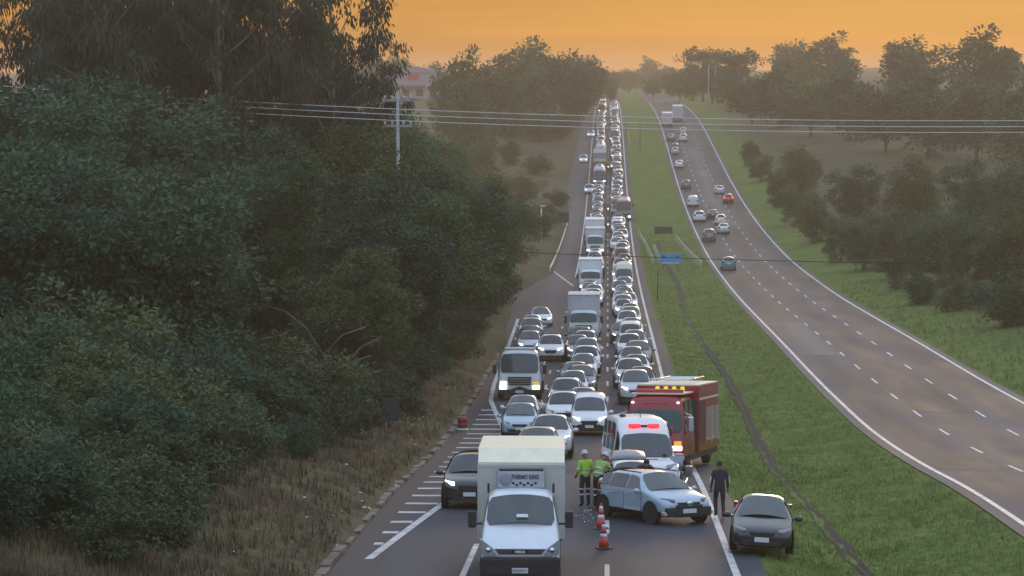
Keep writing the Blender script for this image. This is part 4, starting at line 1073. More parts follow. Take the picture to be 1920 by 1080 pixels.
# the carriageway going away
GO = 'cars driving away on the right carriageway'
OPPS = [('hatchback', 1364, 503, 'teal', 'teal hatchback nearest on the right carriageway', 0), ('sport_utility', 1321, 449, 'grey', 'grey sport utility car in the inner lane, second nearest going away', 0), ('sedan', 1355, 435, 'silver', 'silver saloon car behind the white hatchback in the middle lane going away', 0),
        ('hatchback', 1350, 418, 'white', 'white hatchback in the middle lane just ahead of the silver saloon', 0), ('sedan', 1335, 408, 'black', 'black saloon car changing to the middle lane going away', 0), ('sport_utility', 1302, 413, 'white', 'white sport utility car in the inner lane level with the black saloon', 0),
        ('panel_van', 1298, 385, 'white', 'small white van in the inner lane going away', 0), ('hatchback', 1284, 351, 'grey', 'dark grey hatchback in the inner lane ahead of the white van', 0), ('sedan', 1348, 361, 'silver', 'silver saloon car in the outer lane ahead of the red hatchback', 0),
        ('hatchback', 1364, 378, 'red', 'red hatchback braking in the outer lane of the right carriageway', 1), ('sedan', 1267, 312, 'white', 'white saloon car alone in the inner lane far ahead', 0), ('hatchback', 1258, 287, 'silver', 'silver hatchback beside a black one far up the right carriageway', 0),
        ('hatchback', 1265, 280, 'black', 'black hatchback beside a silver one far up the right carriageway', 0), ('sedan', 1253, 262, 'grey', 'grey saloon car far up the inner lane of the right carriageway', 0), ('sport_utility', 1280, 263, 'white', 'white sport utility car far up the middle lane of the right carriageway', 0), ('hatchback', 1280, 250, 'silver', 'silver hatchback farthest up the middle lane of the right carriageway', 0)]
for kind, px, py, c, lab, br in OPPS:
    x, yy = spot(px, py)
    x = max(x, 13.9)
    place_vehicle(kind, x, yy, c, lab, CATS.get(kind, 'car'), GO, away=True, tail_on=bool(br), lod=1)
def away_lorry(X, Y, label, h):
    r = thing('box_lorry', label, 'lorry', (X, Y, road_z(Y)+.012), 'lorries driving away on the right carriageway', math.pi, math.atan(road_slope(Y)))
    b = build(MB().bbox(-1.2, 1.2, -6.5, 0, .9, h, .03), 'cargo_box', WB, r)
    for s in (-1, 1):
        build(MB().box(min(s*.02, s*1.15), max(s*.02, s*1.15), 0, .03, 1.0, h-.1), 'rear_door', GB, b)
        build(MB().bbox(min(s*.85, s*1.1), max(s*.85, s*1.1), -.05, .03, .68, .82, .02), 'tail_light', TAIL, r)
    c = link('cab', _cab_cache[list(_cab_cache)[0]], r, (0, -8.4, 0)); c.material_slots[0].link = 'OBJECT'; c.material_slots[0].material = CABW
    build(MB().box(-.45, .45, -8, -.1, .5, .88), 'chassis', TRIM, r)
    truck_wheels(r, 2.4, [-1.8, -7.4])
xx, yy = spot(1249, 238); away_lorry(max(xx, 14.1), yy, 'white box lorry far up the inner lane of the right carriageway', 3.3)
xx, yy = spot(1271, 228); away_lorry(max(xx, 16), yy, 'taller white box lorry at the top of the right carriageway', 3.9)
# clash check
for i in range(len(LENGTHS)):
    for j in range(i+1, len(LENGTHS)):
        a, b = LENGTHS[i], LENGTHS[j]
        if min(a[1], a[2]) < max(b[1], b[2]) and min(b[1], b[2]) < max(a[1], a[2]) and abs(a[0]-b[0]) < a[3]+b[3]-.03: print('CLASH', [round(q, 1) for q in a[:4]], a[4], '|', [round(q, 1) for q in b[:4]], b[4])

# ================================================================== motorcycles
def motorcycle(X, Y, label, yaw=0.0, color='silver', lit=True, rider=None, case=True, group=None):
    r = thing('motorcycle', label, 'motorcycle', (X, Y, road_z(Y)+.012), group, yaw, math.atan(road_slope(Y)))
    tyre, rim = wheel_meshes(.31, .13)
    for yy in (.33, 1.72):
        o = link('wheel', tyre, r, (0, yy, .31)); link('rim', rim, o)
    build(MB().tube([(-.09, .33, .31), (-.10, .45, .62), (-.10, .58, .98)], [.03, .032, .03], 6), 'fork', CHROME, r)
    build(MB().tube([(.09, .33, .31), (.10, .45, .62), (.10, .58, .98)], [.03, .032, .03], 6), 'fork', CHROME, r)
    build(MB().grid([[(-.065, .33+.36*math.cos(a), .31+.36*math.sin(a)), (0, .33+.385*math.cos(a), .31+.385*math.sin(a)), (.065, .33+.36*math.cos(a), .31+.36*math.sin(a))] for a in [R(40+k*15) for k in range(9)]]), 'mudguard', P[color], r)
    fa = MB().ball((0, .50, .93), (.25, .22, .20), 12, 8); build(fa, 'fairing', P[color], r)
    build(MB().ball((0, .32, .92), (.10, .06, .085), 10, 6), 'headlight', LAMP_ON if lit else LAMP_OFF, r)
    build(MB().grid([[(u*.22, .40+.20*t+.06*u*u, 1.02+.22*t) for u in (-1, -.5, 0, .5, 1)] for t in (0, .5, 1)]), 'windshield', mat('clear_screen', (.20, .23, .26), rough=.1), r)
    build(MB().tube([(-.42, .80, 1.06), (-.30, .66, 1.08), (0, .60, 1.04), (.30, .66, 1.08), (.42, .80, 1.06)], .018, 6), 'handlebar', TRIM, r)
    for s in (-1, 1):
        mm = MB().ball((s*.42, .58, 1.26), (.075, .03, .055), 8, 6); mm.tube([(s*.32, .68, 1.08), (s*.42, .59, 1.24)], .01, 5); build(mm, 'mirror', TRIM, r)
        if case: build(MB().bbox(min(s*.20, s*.46), max(s*.20, s*.46), 1.42, 1.92, .48, .84, .06), 'pannier', P[color], r)
    build(MB().ball((0, .92, .86), (.19, .34, .16), 10, 7), 'fuel_tank', P[color], r)
    build(MB().bbox(-.15, .15, 1.14, 1.82, .74, .86, .05), 'seat', TRIM, r)
    build(MB().bbox(-.20, .20, .70, 1.25, .28, .68, .08), 'engine', mat('engine_grey', (.10, .10, .11), rough=.5, metal=.5), r)
    build(MB().tube([(.2, .7, .35), (.24, 1.2, .26), (.25, 1.9, .36)], .05, 8), 'exhaust', CHROME, r)
    return r
y = y_at(1040)
pc = place_vehicle('sedan', 4.22, y, 'black', 'black car parked half on the median grass at the right edge', 'car', yaw=R(-3), lod=0, footprint=False)
pc.matrix_basis = pc.matrix_basis @ Matrix.Rotation(R(3.0), 4, 'Y')
x, y = spot(1266, 925)
motorcycle(x, y, 'dark motorcycle standing in front of the ambulance corner', R(-6), 'grey', lit=True)
GM = 'motorcycles filtering between the lanes'

# ================================================================== people
SKIN = mat('skin', (.24, .13, .085), rough=.6)
HAIR = mat('dark_hair', (.012, .010, .009), rough=.7)
HIVIS = mat('hi_vis_yellow_green', (.34, .58, .03), rough=.7, vary=.1)
HIVIS2 = mat('hi_vis_pale_green', (.26, .42, .10), rough=.7, vary=.12)
REFLECT = mat('reflective_tape', (.55, .56, .54), rough=.4)
NAVY = mat('navy_cloth', (.020, .022, .042), rough=.85, vary=.2)
DARKC = mat('dark_cloth', (.016, .017, .020), rough=.9, vary=.2)
MAROON = mat('maroon_cloth', (.055, .018, .022), rough=.85, vary=.2)
BOOT = mat('boot_leather', (.012, .011, .010), rough=.6)
HELMW = mat('white_helmet', (.48, .48, .50), rough=.35)
HELMD = mat('dark_helmet', (.03, .03, .035), rough=.3)
KHAKI = mat('pale_khaki_cloth', (.20, .20, .17), rough=.85, vary=.15)
def person(label, X, Y, face, pose, top, legs, tape=False, helmet=None, h=1.76, z0=None, group=None, cuffs=None):
    """pose: dict of joint offsets; the figure faces -Y before being turned by face (radians)"""
    k = h/1.76
    J = {'pel': (0, 0, .95), 'spi': (0, 0, 1.13), 'che': (0, .0, 1.34), 'nec': (0, 0, 1.50), 'hd0': (0, -.01, 1.60), 'hd1': (0, -.012, 1.70),
         'shL': (.19, 0, 1.43), 'elL': (.25, .03, 1.16), 'wrL': (.26, -.06, .92), 'shR': (-.19, 0, 1.43), 'elR': (-.25, .03, 1.16), 'wrR': (-.26, -.06, .92),
         'hpL': (.10, 0, .92), 'knL': (.11, -.03, .50), 'anL': (.11, .03, .09), 'toL': (.13, -.15, .04), 'hpR': (-.10, 0, .92), 'knR': (-.11, -.03, .50), 'anR': (-.11, .03, .09), 'toR': (-.13, -.15, .04)}
    J.update(pose)
    J = {a: Vector(b)*k for a, b in J.items()}
    rad = {'pel': (.155, .115), 'spi': (.15, .11), 'che': (.17, .12), 'nec': (.058, .06), 'hd0': (.078, .092), 'hd1': (.074, .09), 'shL': (.075, .075), 'elL': (.052, .052), 'wrL': (.036, .036), 'shR': (.075, .075), 'elR': (.052, .052), 'wrR': (.036, .036),
           'hpL': (.098, .098), 'knL': (.066, .066), 'anL': (.048, .055), 'toL': (.045, .04), 'hpR': (.098, .098), 'knR': (.066, .066), 'anR': (.048, .055), 'toR': (.045, .04)}
    names = list(J); ed = [('pel', 'spi'), ('spi', 'che'), ('che', 'nec'), ('nec', 'hd0'), ('hd0', 'hd1'), ('che', 'shL'), ('shL', 'elL'), ('elL', 'wrL'), ('che', 'shR'), ('shR', 'elR'), ('elR', 'wrR'), ('pel', 'hpL'), ('hpL', 'knL'), ('knL', 'anL'), ('anL', 'toL'), ('pel', 'hpR'), ('hpR', 'knR'), ('knR', 'anR'), ('anR', 'toR')]
    me = bpy.data.meshes.new('sk'); me.from_pydata([J[n] for n in names], [(names.index(a), names.index(b)) for a, b in ed], [])
    o = link('tmp', me); sk = o.modifiers.new('k', 'SKIN'); sk.use_smooth_shade = True
    for i, n in enumerate(names):
        v = me.skin_vertices[0].data[i]; v.radius = (rad[n][0]*k*1.05, rad[n][1]*k*1.05); v.use_root = (n == 'pel')
    ss = o.modifiers.new('s', 'SUBSURF'); ss.levels = 2; ss.render_levels = 2
    bm_ = baked(o, 'body'); bpy.data.objects.remove(o)
    mb = MB(); mb.v = [tuple(v.co) for v in bm_.vertices]
    for p in bm_.polygons: mb.f.append(tuple(p.vertices)); mb.m.append(0); mb.sm.append(True)
    bpy.data.meshes.remove(bm_)
    # hands with four fingers and a thumb, curled
    for s, el, wr in ((1, 'elL', 'wrL'), (-1, 'elR', 'wrR')):
        d = (J[wr]-J[el]).normalized(); side = d.cross(Vector((0, -1, 0)));
        if side.length < .1: side = d.cross(Vector((1, 0, 0)))
        side.normalize(); nrm = d.cross(side)
        mb.tube([J[wr]-d*.02, J[wr]+d*.05*k, J[wr]+d*.095*k], [.030*k, .042*k, .036*k], 8)
        for f in range(4):
            b = J[wr]+d*.09*k+side*(f-1.5)*.019*k; l = (.070, .080, .076, .058)[f]*k
            mb.tube([b, b+d*l*.55+nrm*.008, b+d*l*.9+nrm*.03], [.0095*k, .0088*k, .007*k], 5)
        b = J[wr]+d*.035*k+side*.036*k
        mb.tube([b, b+side*.025*k+d*.03*k, b+side*.03*k+d*.06*k+nrm*.015], [.011*k, .010*k, .008*k], 5)
    # face: nose, brow, ears, chin
    up = (J['hd1']-J['nec']).normalized(); fw = Vector((0, -1, 0)); fw = (fw-up*fw.dot(up)).normalized(); lf = up.cross(fw)*-1; hc = (J['hd0']+J['hd1'])/2
    mb.tube([hc+fw*.085*k+up*.03*k, hc+fw*.112*k-up*.012*k, hc+fw*.088*k-up*.022*k], [.010*k, .016*k, .012*k], 6)
    for s in (-1, 1):
        mb.ball(hc+lf*s*.084*k-fw*.0, (.016*k, .02*k, .032*k), 6, 5)
    me = mb.mesh('body', [SKIN, top, legs, BOOT])
    segs = {'top': [('pel', 'spi'), ('spi', 'che'), ('che', 'nec'), ('che', 'shL'), ('shL', 'elL'), ('elL', 'wrL'), ('che', 'shR'), ('shR', 'elR'), ('elR', 'wrR')], 'leg': [('pel', 'hpL'), ('hpL', 'knL'), ('knL', 'anL'), ('pel', 'hpR'), ('hpR', 'knR'), ('knR', 'anR')], 'boot': [('anL', 'toL'), ('anR', 'toR')], 'head': [('nec', 'hd0'), ('hd0', 'hd1')]}
    def dist(p, a, b):
        ab = b-a; t = max(0, min(1, (p-a).dot(ab)/ab.length_squared)); return (p-(a+ab*t)).length, t
    for p in me.polygons:
        best = None
        for kind_, ss_ in segs.items():
            for a, b in ss_:
                dd, t = dist(p.center, J[a], J[b])
                if best is None or dd < best[0]: best = (dd, kind_, a, b, t)
        kd = best[1]
        if kd == 'head' and not (best[2] == 'nec' and best[4] < .1): mi = 0
        elif kd == 'leg': mi = 2
        elif kd == 'boot': mi = 3
        elif kd == 'top' or kd == 'head': mi = 1
        if best[3] in ('wrL', 'wrR') and best[4] > .93: mi = 0
        if best[3] in ('anL', 'anR') and best[4] > .80: mi = 3
        p.material_index = mi
    z = (road_z(Y) if z0 is None else z0)
    r = thing('person', label, 'person', (X, Y, z+.012), group, face)
    link('body', me, r)
    if helmet:
        hb = MB(); c = hc+up*.045*k; n_ = 14
        rows = []
        for i in range(6):
            a = math.pi/2*i/5
            rows.append([c+up*(.128*k*math.sin(a))+(lf*math.cos(q)*.108+fw*math.sin(q)*.128)*math.cos(a)*k for q in [2*math.pi*j/n_ for j in range(n_+1)]])
        hb.grid(rows); hb.grid([[c+(lf*math.cos(q)*.108+fw*math.sin(q)*.128)*k*w_-up*.004 for q in [math.pi*j/10 for j in range(11)]] for w_ in (.98, 1.28)])
        build(hb, 'helmet', helmet, r)
    else:
        hb = MB(); c = hc+up*.02*k-fw*.012*k
        rows = []
        for i in range(6):
            a = -.25+(math.pi/2+.25)*i/5
            rows.append([c+up*(.115*k*math.sin(a))+(lf*math.cos(q)*.094+fw*math.sin(q)*(.098 if math.sin(q) < 0 else .070+.03*math.sin(a)))*math.cos(a)*k for q in [2*math.pi*j/14 for j in range(15)]])
        build(hb.grid(rows), 'hair', HAIR, r)
    def band(p0, p1, t, rr, w_=.05):
        a = J[p0].lerp(J[p1], t); d = (J[p1]-J[p0]).normalized()
        return MB().tube([a-d*w_/2, a+d*w_/2], rr*k, 12, cap=False)
    if tape:
        for a, b, t, rr in (('pel', 'spi', .8, .172), ('spi', 'che', .45, .168)):
            m_ = band(a, b, t, rr); m_.v = [(v[0], v[1]*.80, v[2]) for v in m_.v] if abs(J['che'].y) < .05 else m_.v
            build(m_, 'reflective_band', REFLECT, r)
        for s in 'LR':
            build(band('kn'+s, 'an'+s, .25, .066), 'reflective_band', REFLECT, r); build(band('hp'+s, 'kn'+s, .8, .082), 'reflective_band', REFLECT, r)
            build(band('sh'+s, 'el'+s, .75, .066), 'reflective_band', REFLECT, r)
    if cuffs:
        for s in 'LR':
            a, b, c2 = J['sh'+s], J['el'+s], J['wr'+s]
            build(MB().tube([a.lerp(b, .5), b, c2.lerp(b, .1)], .026*k, 6), 'sleeve_stripe', cuffs, r).location = ((.045 if s == 'L' else -.045), .02, 0)
    return r
x, y = spot(1097, 951)
person('road worker in bright yellow-green jacket and white helmet, standing leftmost', x, y, R(205), {'wrL': (.22, -.18, 1.0), 'wrR': (-.22, -.2, 1.02), 'hd1': (.02, -.03, 1.70)}, HIVIS, DARKC, True, HELMW, 1.80)
x, y = spot(1121, 953)
person('road worker in pale green jacket and helmet bending towards the crashed crossover', x, y, R(140), {'spi': (0, -.05, 1.12), 'che': (0, -.16, 1.30), 'nec': (0, -.24, 1.44), 'hd0': (0, -.30, 1.52), 'hd1': (0, -.34, 1.61), 'shL': (.20, -.18, 1.38), 'elL': (.28, -.36, 1.16), 'wrL': (.20, -.58, 1.06), 'shR': (-.20, -.18, 1.38), 'elR': (-.28, -.34, 1.16), 'wrR': (-.2, -.56, 1.06)}, HIVIS2, DARKC, True, HELMW, 1.82)
x, y = spot(1212, 955)
person('dark-haired person in maroon top leaning over the crashed crossover from behind', x-.15, y+.25, R(20), {'spi': (0, -.08, 1.12), 'che': (0, -.22, 1.28), 'nec': (0, -.32, 1.40), 'hd0': (0, -.39, 1.46), 'hd1': (0, -.45, 1.54), 'shL': (.20, -.24, 1.35), 'elL': (.26, -.46, 1.2), 'wrL': (.16, -.68, 1.2), 'shR': (-.20, -.24, 1.35), 'elR': (-.26, -.44, 1.2), 'wrR': (-.16, -.66, 1.2)}, MAROON, NAVY, False, None, 1.80)
x, y = spot(1349, 970)
person('person in navy jacket with pale sleeve stripes walking on the shoulder, seen from behind', x, y, R(186), {'knL': (.11, -.14, .52), 'anL': (.11, -.02, .12), 'toL': (.12, -.18, .06), 'anR': (-.11, .14, .10), 'toR': (-.12, -.02, .035)}, NAVY, NAVY, False, None, 1.76, cuffs=REFLECT)
def rider_on(mx, my, label, jacket, color):
    m_ = motorcycle(mx, my, 'motorcycle ridden between the lanes '+label, 0, color, lit=True, case=False, group=GM)
    person('motorcyclist in dark clothes and helmet between the lanes '+label, mx, my+1.28, 0, {'pel': (0, .0, .90), 'spi': (0, -.04, 1.06), 'che': (0, -.10, 1.26), 'nec': (0, -.13, 1.42), 'hd0': (0, -.15, 1.52), 'hd1': (0, -.16, 1.62), 'shL': (.19, -.10, 1.35), 'elL': (.32, -.26, 1.14), 'wrL': (.38, -.46, 1.06), 'shR': (-.19, -.10, 1.35), 'elR': (-.32, -.26, 1.14), 'wrR': (-.38, -.46, 1.06),
        'hpL': (.12, -.02, .88), 'knL': (.26, -.38, .72), 'anL': (.26, -.18, .36), 'toL': (.26, -.34, .30), 'hpR': (-.12, -.02, .88), 'knR': (-.26, -.38, .72), 'anR': (-.26, -.18, .36), 'toR': (-.26, -.34, .30)}, jacket, DARKC, False, HELMD, 1.74, z0=road_z(my+1.28), group='motorcyclists between the lanes')
for px, py, lab, col in ((1149, 433, 'beside the last box lorry', 'black'), (1147, 403, 'level with the bus', 'grey'), (1146, 322, 'beside the far tank lorry', 'grey')):
    x, y = spot(px, py); rider_on(0.02, y, lab, DARKC, col)

# ================================================================== cones, barrel, debris, roadside signs
def cone(px, py, label):
    x, y = spot(px, py)
    r = thing('traffic_cone', label, 'cone', (x, y, road_z(y)+.012), 'traffic cones by the crash', R(random.uniform(0, 40)), math.atan(road_slope(y)))
    OR = mat('cone_red', (.52, .035, .03), rough=.5); WH = mat('cone_white', (.66, .65, .64), rough=.5); BK = TRIM
    build(MB().bbox(-.21, .21, -.21, .21, 0, .035, .012), 'base', mat('cone_base', (.10, .07, .06), rough=.7), r)
    for a, b, m_ in ((.035, .30, OR), (.30, .42, WH), (.42, .56, OR), (.56, .68, WH), (.68, .75, OR)):
        ra, rb = .155-.155*a, .155-.155*b
        build(MB().lathe([(ra, a), (rb, b)], 'z', n=14), 'sleeve', m_, r)
cone(1132, 1029, 'red and white traffic cone standing nearest the camera'); cone(1127, 992, 'red and white traffic cone farther back, beside the crashed rear wheel')
def barrel():
    x, y = spot(867, 808)
    r = thing('safety_barrel', 'red plastic safety barrel with white base on the left shoulder', 'barrel', (x, y, road_z(y)+.0), None, 0, math.atan(road_slope(y)))
    build(MB().lathe([(.22, .10), (.25, .14), (.25, .32), (.235, .34), (.235, .40), (.25, .42), (.24, .58), (.17, .64), (.05, .66)], 'z', n=16), 'drum', mat('barrel_red', (.22, .02, .025), rough=.5), r)
    build(MB().lathe([(.30, 0), (.30, .06), (.25, .11)], 'z', n=16), 'base', mat('barrel_base', (.55, .53, .52), rough=.6), r)
barrel()
def debris():
    rng = random.Random(31); mb = MB()
    for _ in range(46):
        x, y = spot(rng.gauss(1102, 13), rng.uniform(955, 985)); z = road_z(y)+.02; s = rng.uniform(.012, .035); a = rng.uniform(0, 6.28)
        mb.add([(x+s*math.cos(a), y+s*math.sin(a), z), (x+s*math.cos(a+2.2), y+s*math.sin(a+2.2), z+rng.uniform(0, .04)), (x+s*math.cos(a+4), y+s*math.sin(a+4), z), (x, y, z+s*.7)], [(0, 1, 3), (1, 2, 3), (2, 0, 3)])
    tag(build(mb, 'glass_fragments', mat('broken_glass', (.62, .64, .66), rough=.2)), 'broken glass and plastic bits strewn behind the cones', kind='stuff')
debris()
def litter():
    rng = random.Random(33); mb = MB()
    for _ in range(60):
        y = rng.uniform(62, 185); x = left_edge(y)-rng.uniform(.05, 2.2); z = ground_z(x, y)+.05; s = rng.uniform(.03, .09); a = rng.uniform(0, 6.28)
        mb.add([(x+s*math.cos(a+q), y+s*math.sin(a+q), z+rng.uniform(0, .06)) for q in (0, 1.5, 3.1, 4.7)], [(0, 1, 2, 3)])
    tag(build(mb, 'litter', mat('pale_litter', (.5, .5, .48), rough=.6)), 'scraps of pale litter along the left kerb', kind='stuff')
litter()
def sign_board(name, label, X, Y, w, h, zb, m, back=None, posts=(-.35, .35), post_m=None, tilt=0.0, post_r=.04):
    g = ground_z(X, Y)
    r = thing(name, label, 'sign', (X, Y, g), None, tilt)
    b = build(MB().bbox(-w/2, w/2, -.03, .03, zb, zb+h, .012), 'panel', m, r)
    for p in posts: build(MB().tube([(p*w, .06, -.15), (p*w, .06, zb+h*.9)], post_r, 7), 'post', post_m or RIM, r)
    return r, b
SIGNBACK = mat('dark_sign_back', (.025, .027, .035), rough=.7)
yy = 118.0; sx = x_at(733, yy, ground_z(-10, yy)+1)
sign_board('road_sign', 'dark square sign back on a post under the left trees', sx, yy, .70, .95, .95, SIGNBACK, posts=(-.3,), tilt=R(8))
yy = y_at(436); sign_board('road_sign', 'wide dark sign back on the left verge near the guardrail', x_at(1051, yy, road_z(yy)+2), yy, 2.4, 1.5, 1.3, SIGNBACK)
yy = y_at(448); sign_board('road_sign', 'dark green direction sign standing in the grass median', x_at(1244, yy, road_z(yy)+1), yy, 2.5, 1.0, 1.3, mat('green_sign', (.020, .050, .030), rough=.5), posts=(0,))
yy = y_at(497)
bs, bp_ = sign_board('blue_sign', 'blue panel with white lower edge on dark legs in the median', x_at(1257, yy, road_z(yy)+1), yy, 2.55, 1.15, .75, mat('blue_sign', (.03, .30, .60), rough=.4), post_m=SIGNBACK)
build(MB().bbox(-1.0, 1.0, -.06, -.032, .77, .88, .01), 'white_edge', mat('sign_white', (.6, .62, .66), rough=.5), bp_)
for s in (-1, 1): build(MB().bbox(s*.82-.2, s*.82+.2, -.05, -.032, 1.5, 1.72, .01), 'dark_inset', mat('blue_dark', (.012, .045, .11), rough=.4), bp_)
yy = y_at(560); xx = x_at(1233, yy, road_z(yy))
r = thing('marker_post', 'thin dark marker post standing alone in the median grass', 'post', (xx, yy, ground_z(xx, yy)))
build(MB().tube([(0, 0, -.2), (0, 0, 2.6)], .045, 7), 'post', SIGNBACK, r)
build(MB().ball((0, 0, 2.62), .06, 7, 5), 'cap', SIGNBACK, r)
def guardrail(label, pts):
    x0, y0 = pts[0]
    r = thing('guardrail', label, 'guardrail', (x0, y0, ground_z(x0, y0)))
    m_ = mat('galvanised_steel', (.50, .50, .47), rough=.5, metal=.3, vary=.2)
    rows = [[], [], [], [], []]
    L = []
    for (xa, ya), (xb, yb) in zip(pts, pts[1:]):
        n = max(1, int(abs(yb-ya)/2))
        for k in range(n+1): L.append((xa+(xb-xa)*k/n, ya+(yb-ya)*k/n))
    g = lambda x, y: max(ground_z(x, y), road_z(y)-.1)
    rows = [[(x-x0+d, y-y0, g(x, y)-ground_z(x0, y0)+h) for d, h in ((0, .42), (.05, .50), (.0, .57), (.05, .64), (0, .74))] for x, y in L]
    build(MB().grid(rows, smooth=False), 'beam', m_, r)
    for x, y in L[::2]: build(MB().box(x-x0-.10, x-x0-.02, y-y0-.04, y-y0+.04, g(x, y)-ground_z(x0, y0)-.2, g(x, y)-ground_z(x0, y0)+.7), 'post', m_, r)
guardrail('pale guardrail on the left edge below the wide dark sign', [(-6.55, y_at(512)), (-6.3, y_at(470)), (-6.0, y_at(420))])
guardrail('pale guardrail on the left side of the median near the blue panel', [(5.6, y_at(492)), (5.1, y_at(462)), (4.4, y_at(440))])
guardrail('second pale guardrail just right of the median left one', [(6.4, y_at(490)), (6.1, y_at(464))])
guardrail('pale guardrail on the right side of the median near the blue panel', [(11.2, y_at(498)), (10.2, y_at(470)), (9.5, y_at(446))])
guardrail('distant guardrail along the far median edge by the right lane queue', [(4.7, y_at(275)), (4.6, y_at(250))])
# lamp posts and poles
def lamp_post(X, Y, h, label, arm=1.6, pale=False, two=False):
    g = ground_z(X, Y)
    r = thing('lamp_post', label, 'lamp post', (X, Y, g))
    m_ = mat('pale_pole', (.55, .52, .50), rough=.5) if pale else mat('grey_pole', (.25, .25, .26), rough=.5, metal=.3)
    build(MB().tube([(0, 0, -.3), (0, 0, h*.6), (0, 0, h)], [.14, .10, .07], 8), 'pole', m_, r)
    for s in ((-1, 1) if two else (1,)):
        build(MB().tube([(0, 0, h-.1), (s*arm*.6, 0, h+.25), (s*arm, 0, h+.3)], .05, 6), 'arm', m_, r)
        build(MB().bbox(s*arm-.35, s*arm+.35, -.14, .14, h+.22, h+.38, .04), 'lamp_head', mat('lamp_head_grey', (.5, .5, .5), rough=.4), r)
def px_x(px, d): return x_at(px, d, road_z(d))
lamp_post(px_x(1200, 620), 620, 10.5, 'grey lamp post far off in the median', 1.2)
lamp_post(px_x(1328, 800), 800, 11, 'pale tall pole left of the pair before the far right trees', .3, True)
lamp_post(px_x(1341, 790), 790, 11, 'pale tall pole right of the pair before the far right trees', .3, True)
r_ = px_x(1015, 375)
lamp_post(r_, 375, 5.0, 'thin pale pole on the left verge beyond the trees', .2, True)

# ================================================================== trees
def foliage(name, c1, c2, trans=0.25):
    m = bpy.data.materials.new(name); m.use_nodes = True; nt = m.node_tree; nt.nodes.clear(); N = nt.nodes.new; L = nt.links.new
    out = N('ShaderNodeOutputMaterial'); df = N('ShaderNodeBsdfPrincipled'); tr = N('ShaderNodeBsdfTranslucent'); mx = N('ShaderNodeMixShader'); mx.inputs[0].default_value = trans
    df.inputs['Roughness'].default_value = .6; df.inputs['Specular IOR Level'].default_value = .25
    tc = N('ShaderNodeTexCoord'); nz = N('ShaderNodeTexNoise'); nz.inputs['Scale'].default_value = .7; nz.inputs['Detail'].default_value = 3
    oi = N('ShaderNodeObjectInfo'); rp = N('ShaderNodeValToRGB')
    ad = N('ShaderNodeMath'); ad.operation = 'MULTIPLY_ADD'; ad.inputs[1].default_value = .35; L(oi.outputs['Random'], ad.inputs[0])
    L(tc.outputs['Object'], nz.inputs['Vector']); sb = N('ShaderNodeMath'); sb.operation = 'SUBTRACT'; sb.inputs[1].default_value = .17; L(nz.outputs['Fac'], sb.inputs[0]); L(sb.outputs[0], ad.inputs[2])
    rp.color_ramp.elements[0].position = .3; rp.color_ramp.elements[0].color = (*c1, 1); rp.color_ramp.elements[1].position = .72; rp.color_ramp.elements[1].color = (*c2, 1)
    L(ad.outputs[0], rp.inputs['Fac']); L(rp.outputs[0], df.inputs['Base Color']); L(rp.outputs[0], tr.inputs['Color'])
    L(df.outputs[0], mx.inputs[1]); L(tr.outputs[0], mx.inputs[2]); L(mx.outputs[0], out.inputs['Surface'])
    return m
LEAF = foliage('dark_leaves', (.025, .062, .036), (.072, .145, .062))
LEAF2 = foliage('olive_leaves', (.042, .064, .028), (.102, .136, .052))
LEAF4 = foliage('fresh_leaves', (.038, .078, .030), (.096, .160, .054))
LEAF3 = foliage('eucalyptus_leaves', (.032, .042, .032), (.072, .084, .056), .35)
BARK = mat('bark', (.085, .070, .058), rough=.95, vary=.4, vscale=2.0, bump=.6, bscale=6)
PALEBARK = mat('pale_bark', (.17, .145, .12), rough=.9, vary=.3, vscale=1.2)
def leaf(vs, fs, c, d, up, L, W):
    s = d.cross(up)
    if s.length < 1e-3: s = d.cross(Vector((1, 0, 0)))
    s.normalize(); o = len(vs); n = s.cross(d)
    vs += [tuple(c), tuple(c+d*L*.5+s*W*.5+n*W*.15), tuple(c+d*L), tuple(c+d*L*.5-s*W*.5+n*W*.15)]
    fs.append((o, o+1, o+2, o+3))
def rv(rng):
    while True:
        v = Vector((rng.uniform(-1, 1), rng.uniform(-1, 1), rng.uniform(-1, 1)))
        if .05 < v.length < 1: return v.normalized()
PROTO = {}
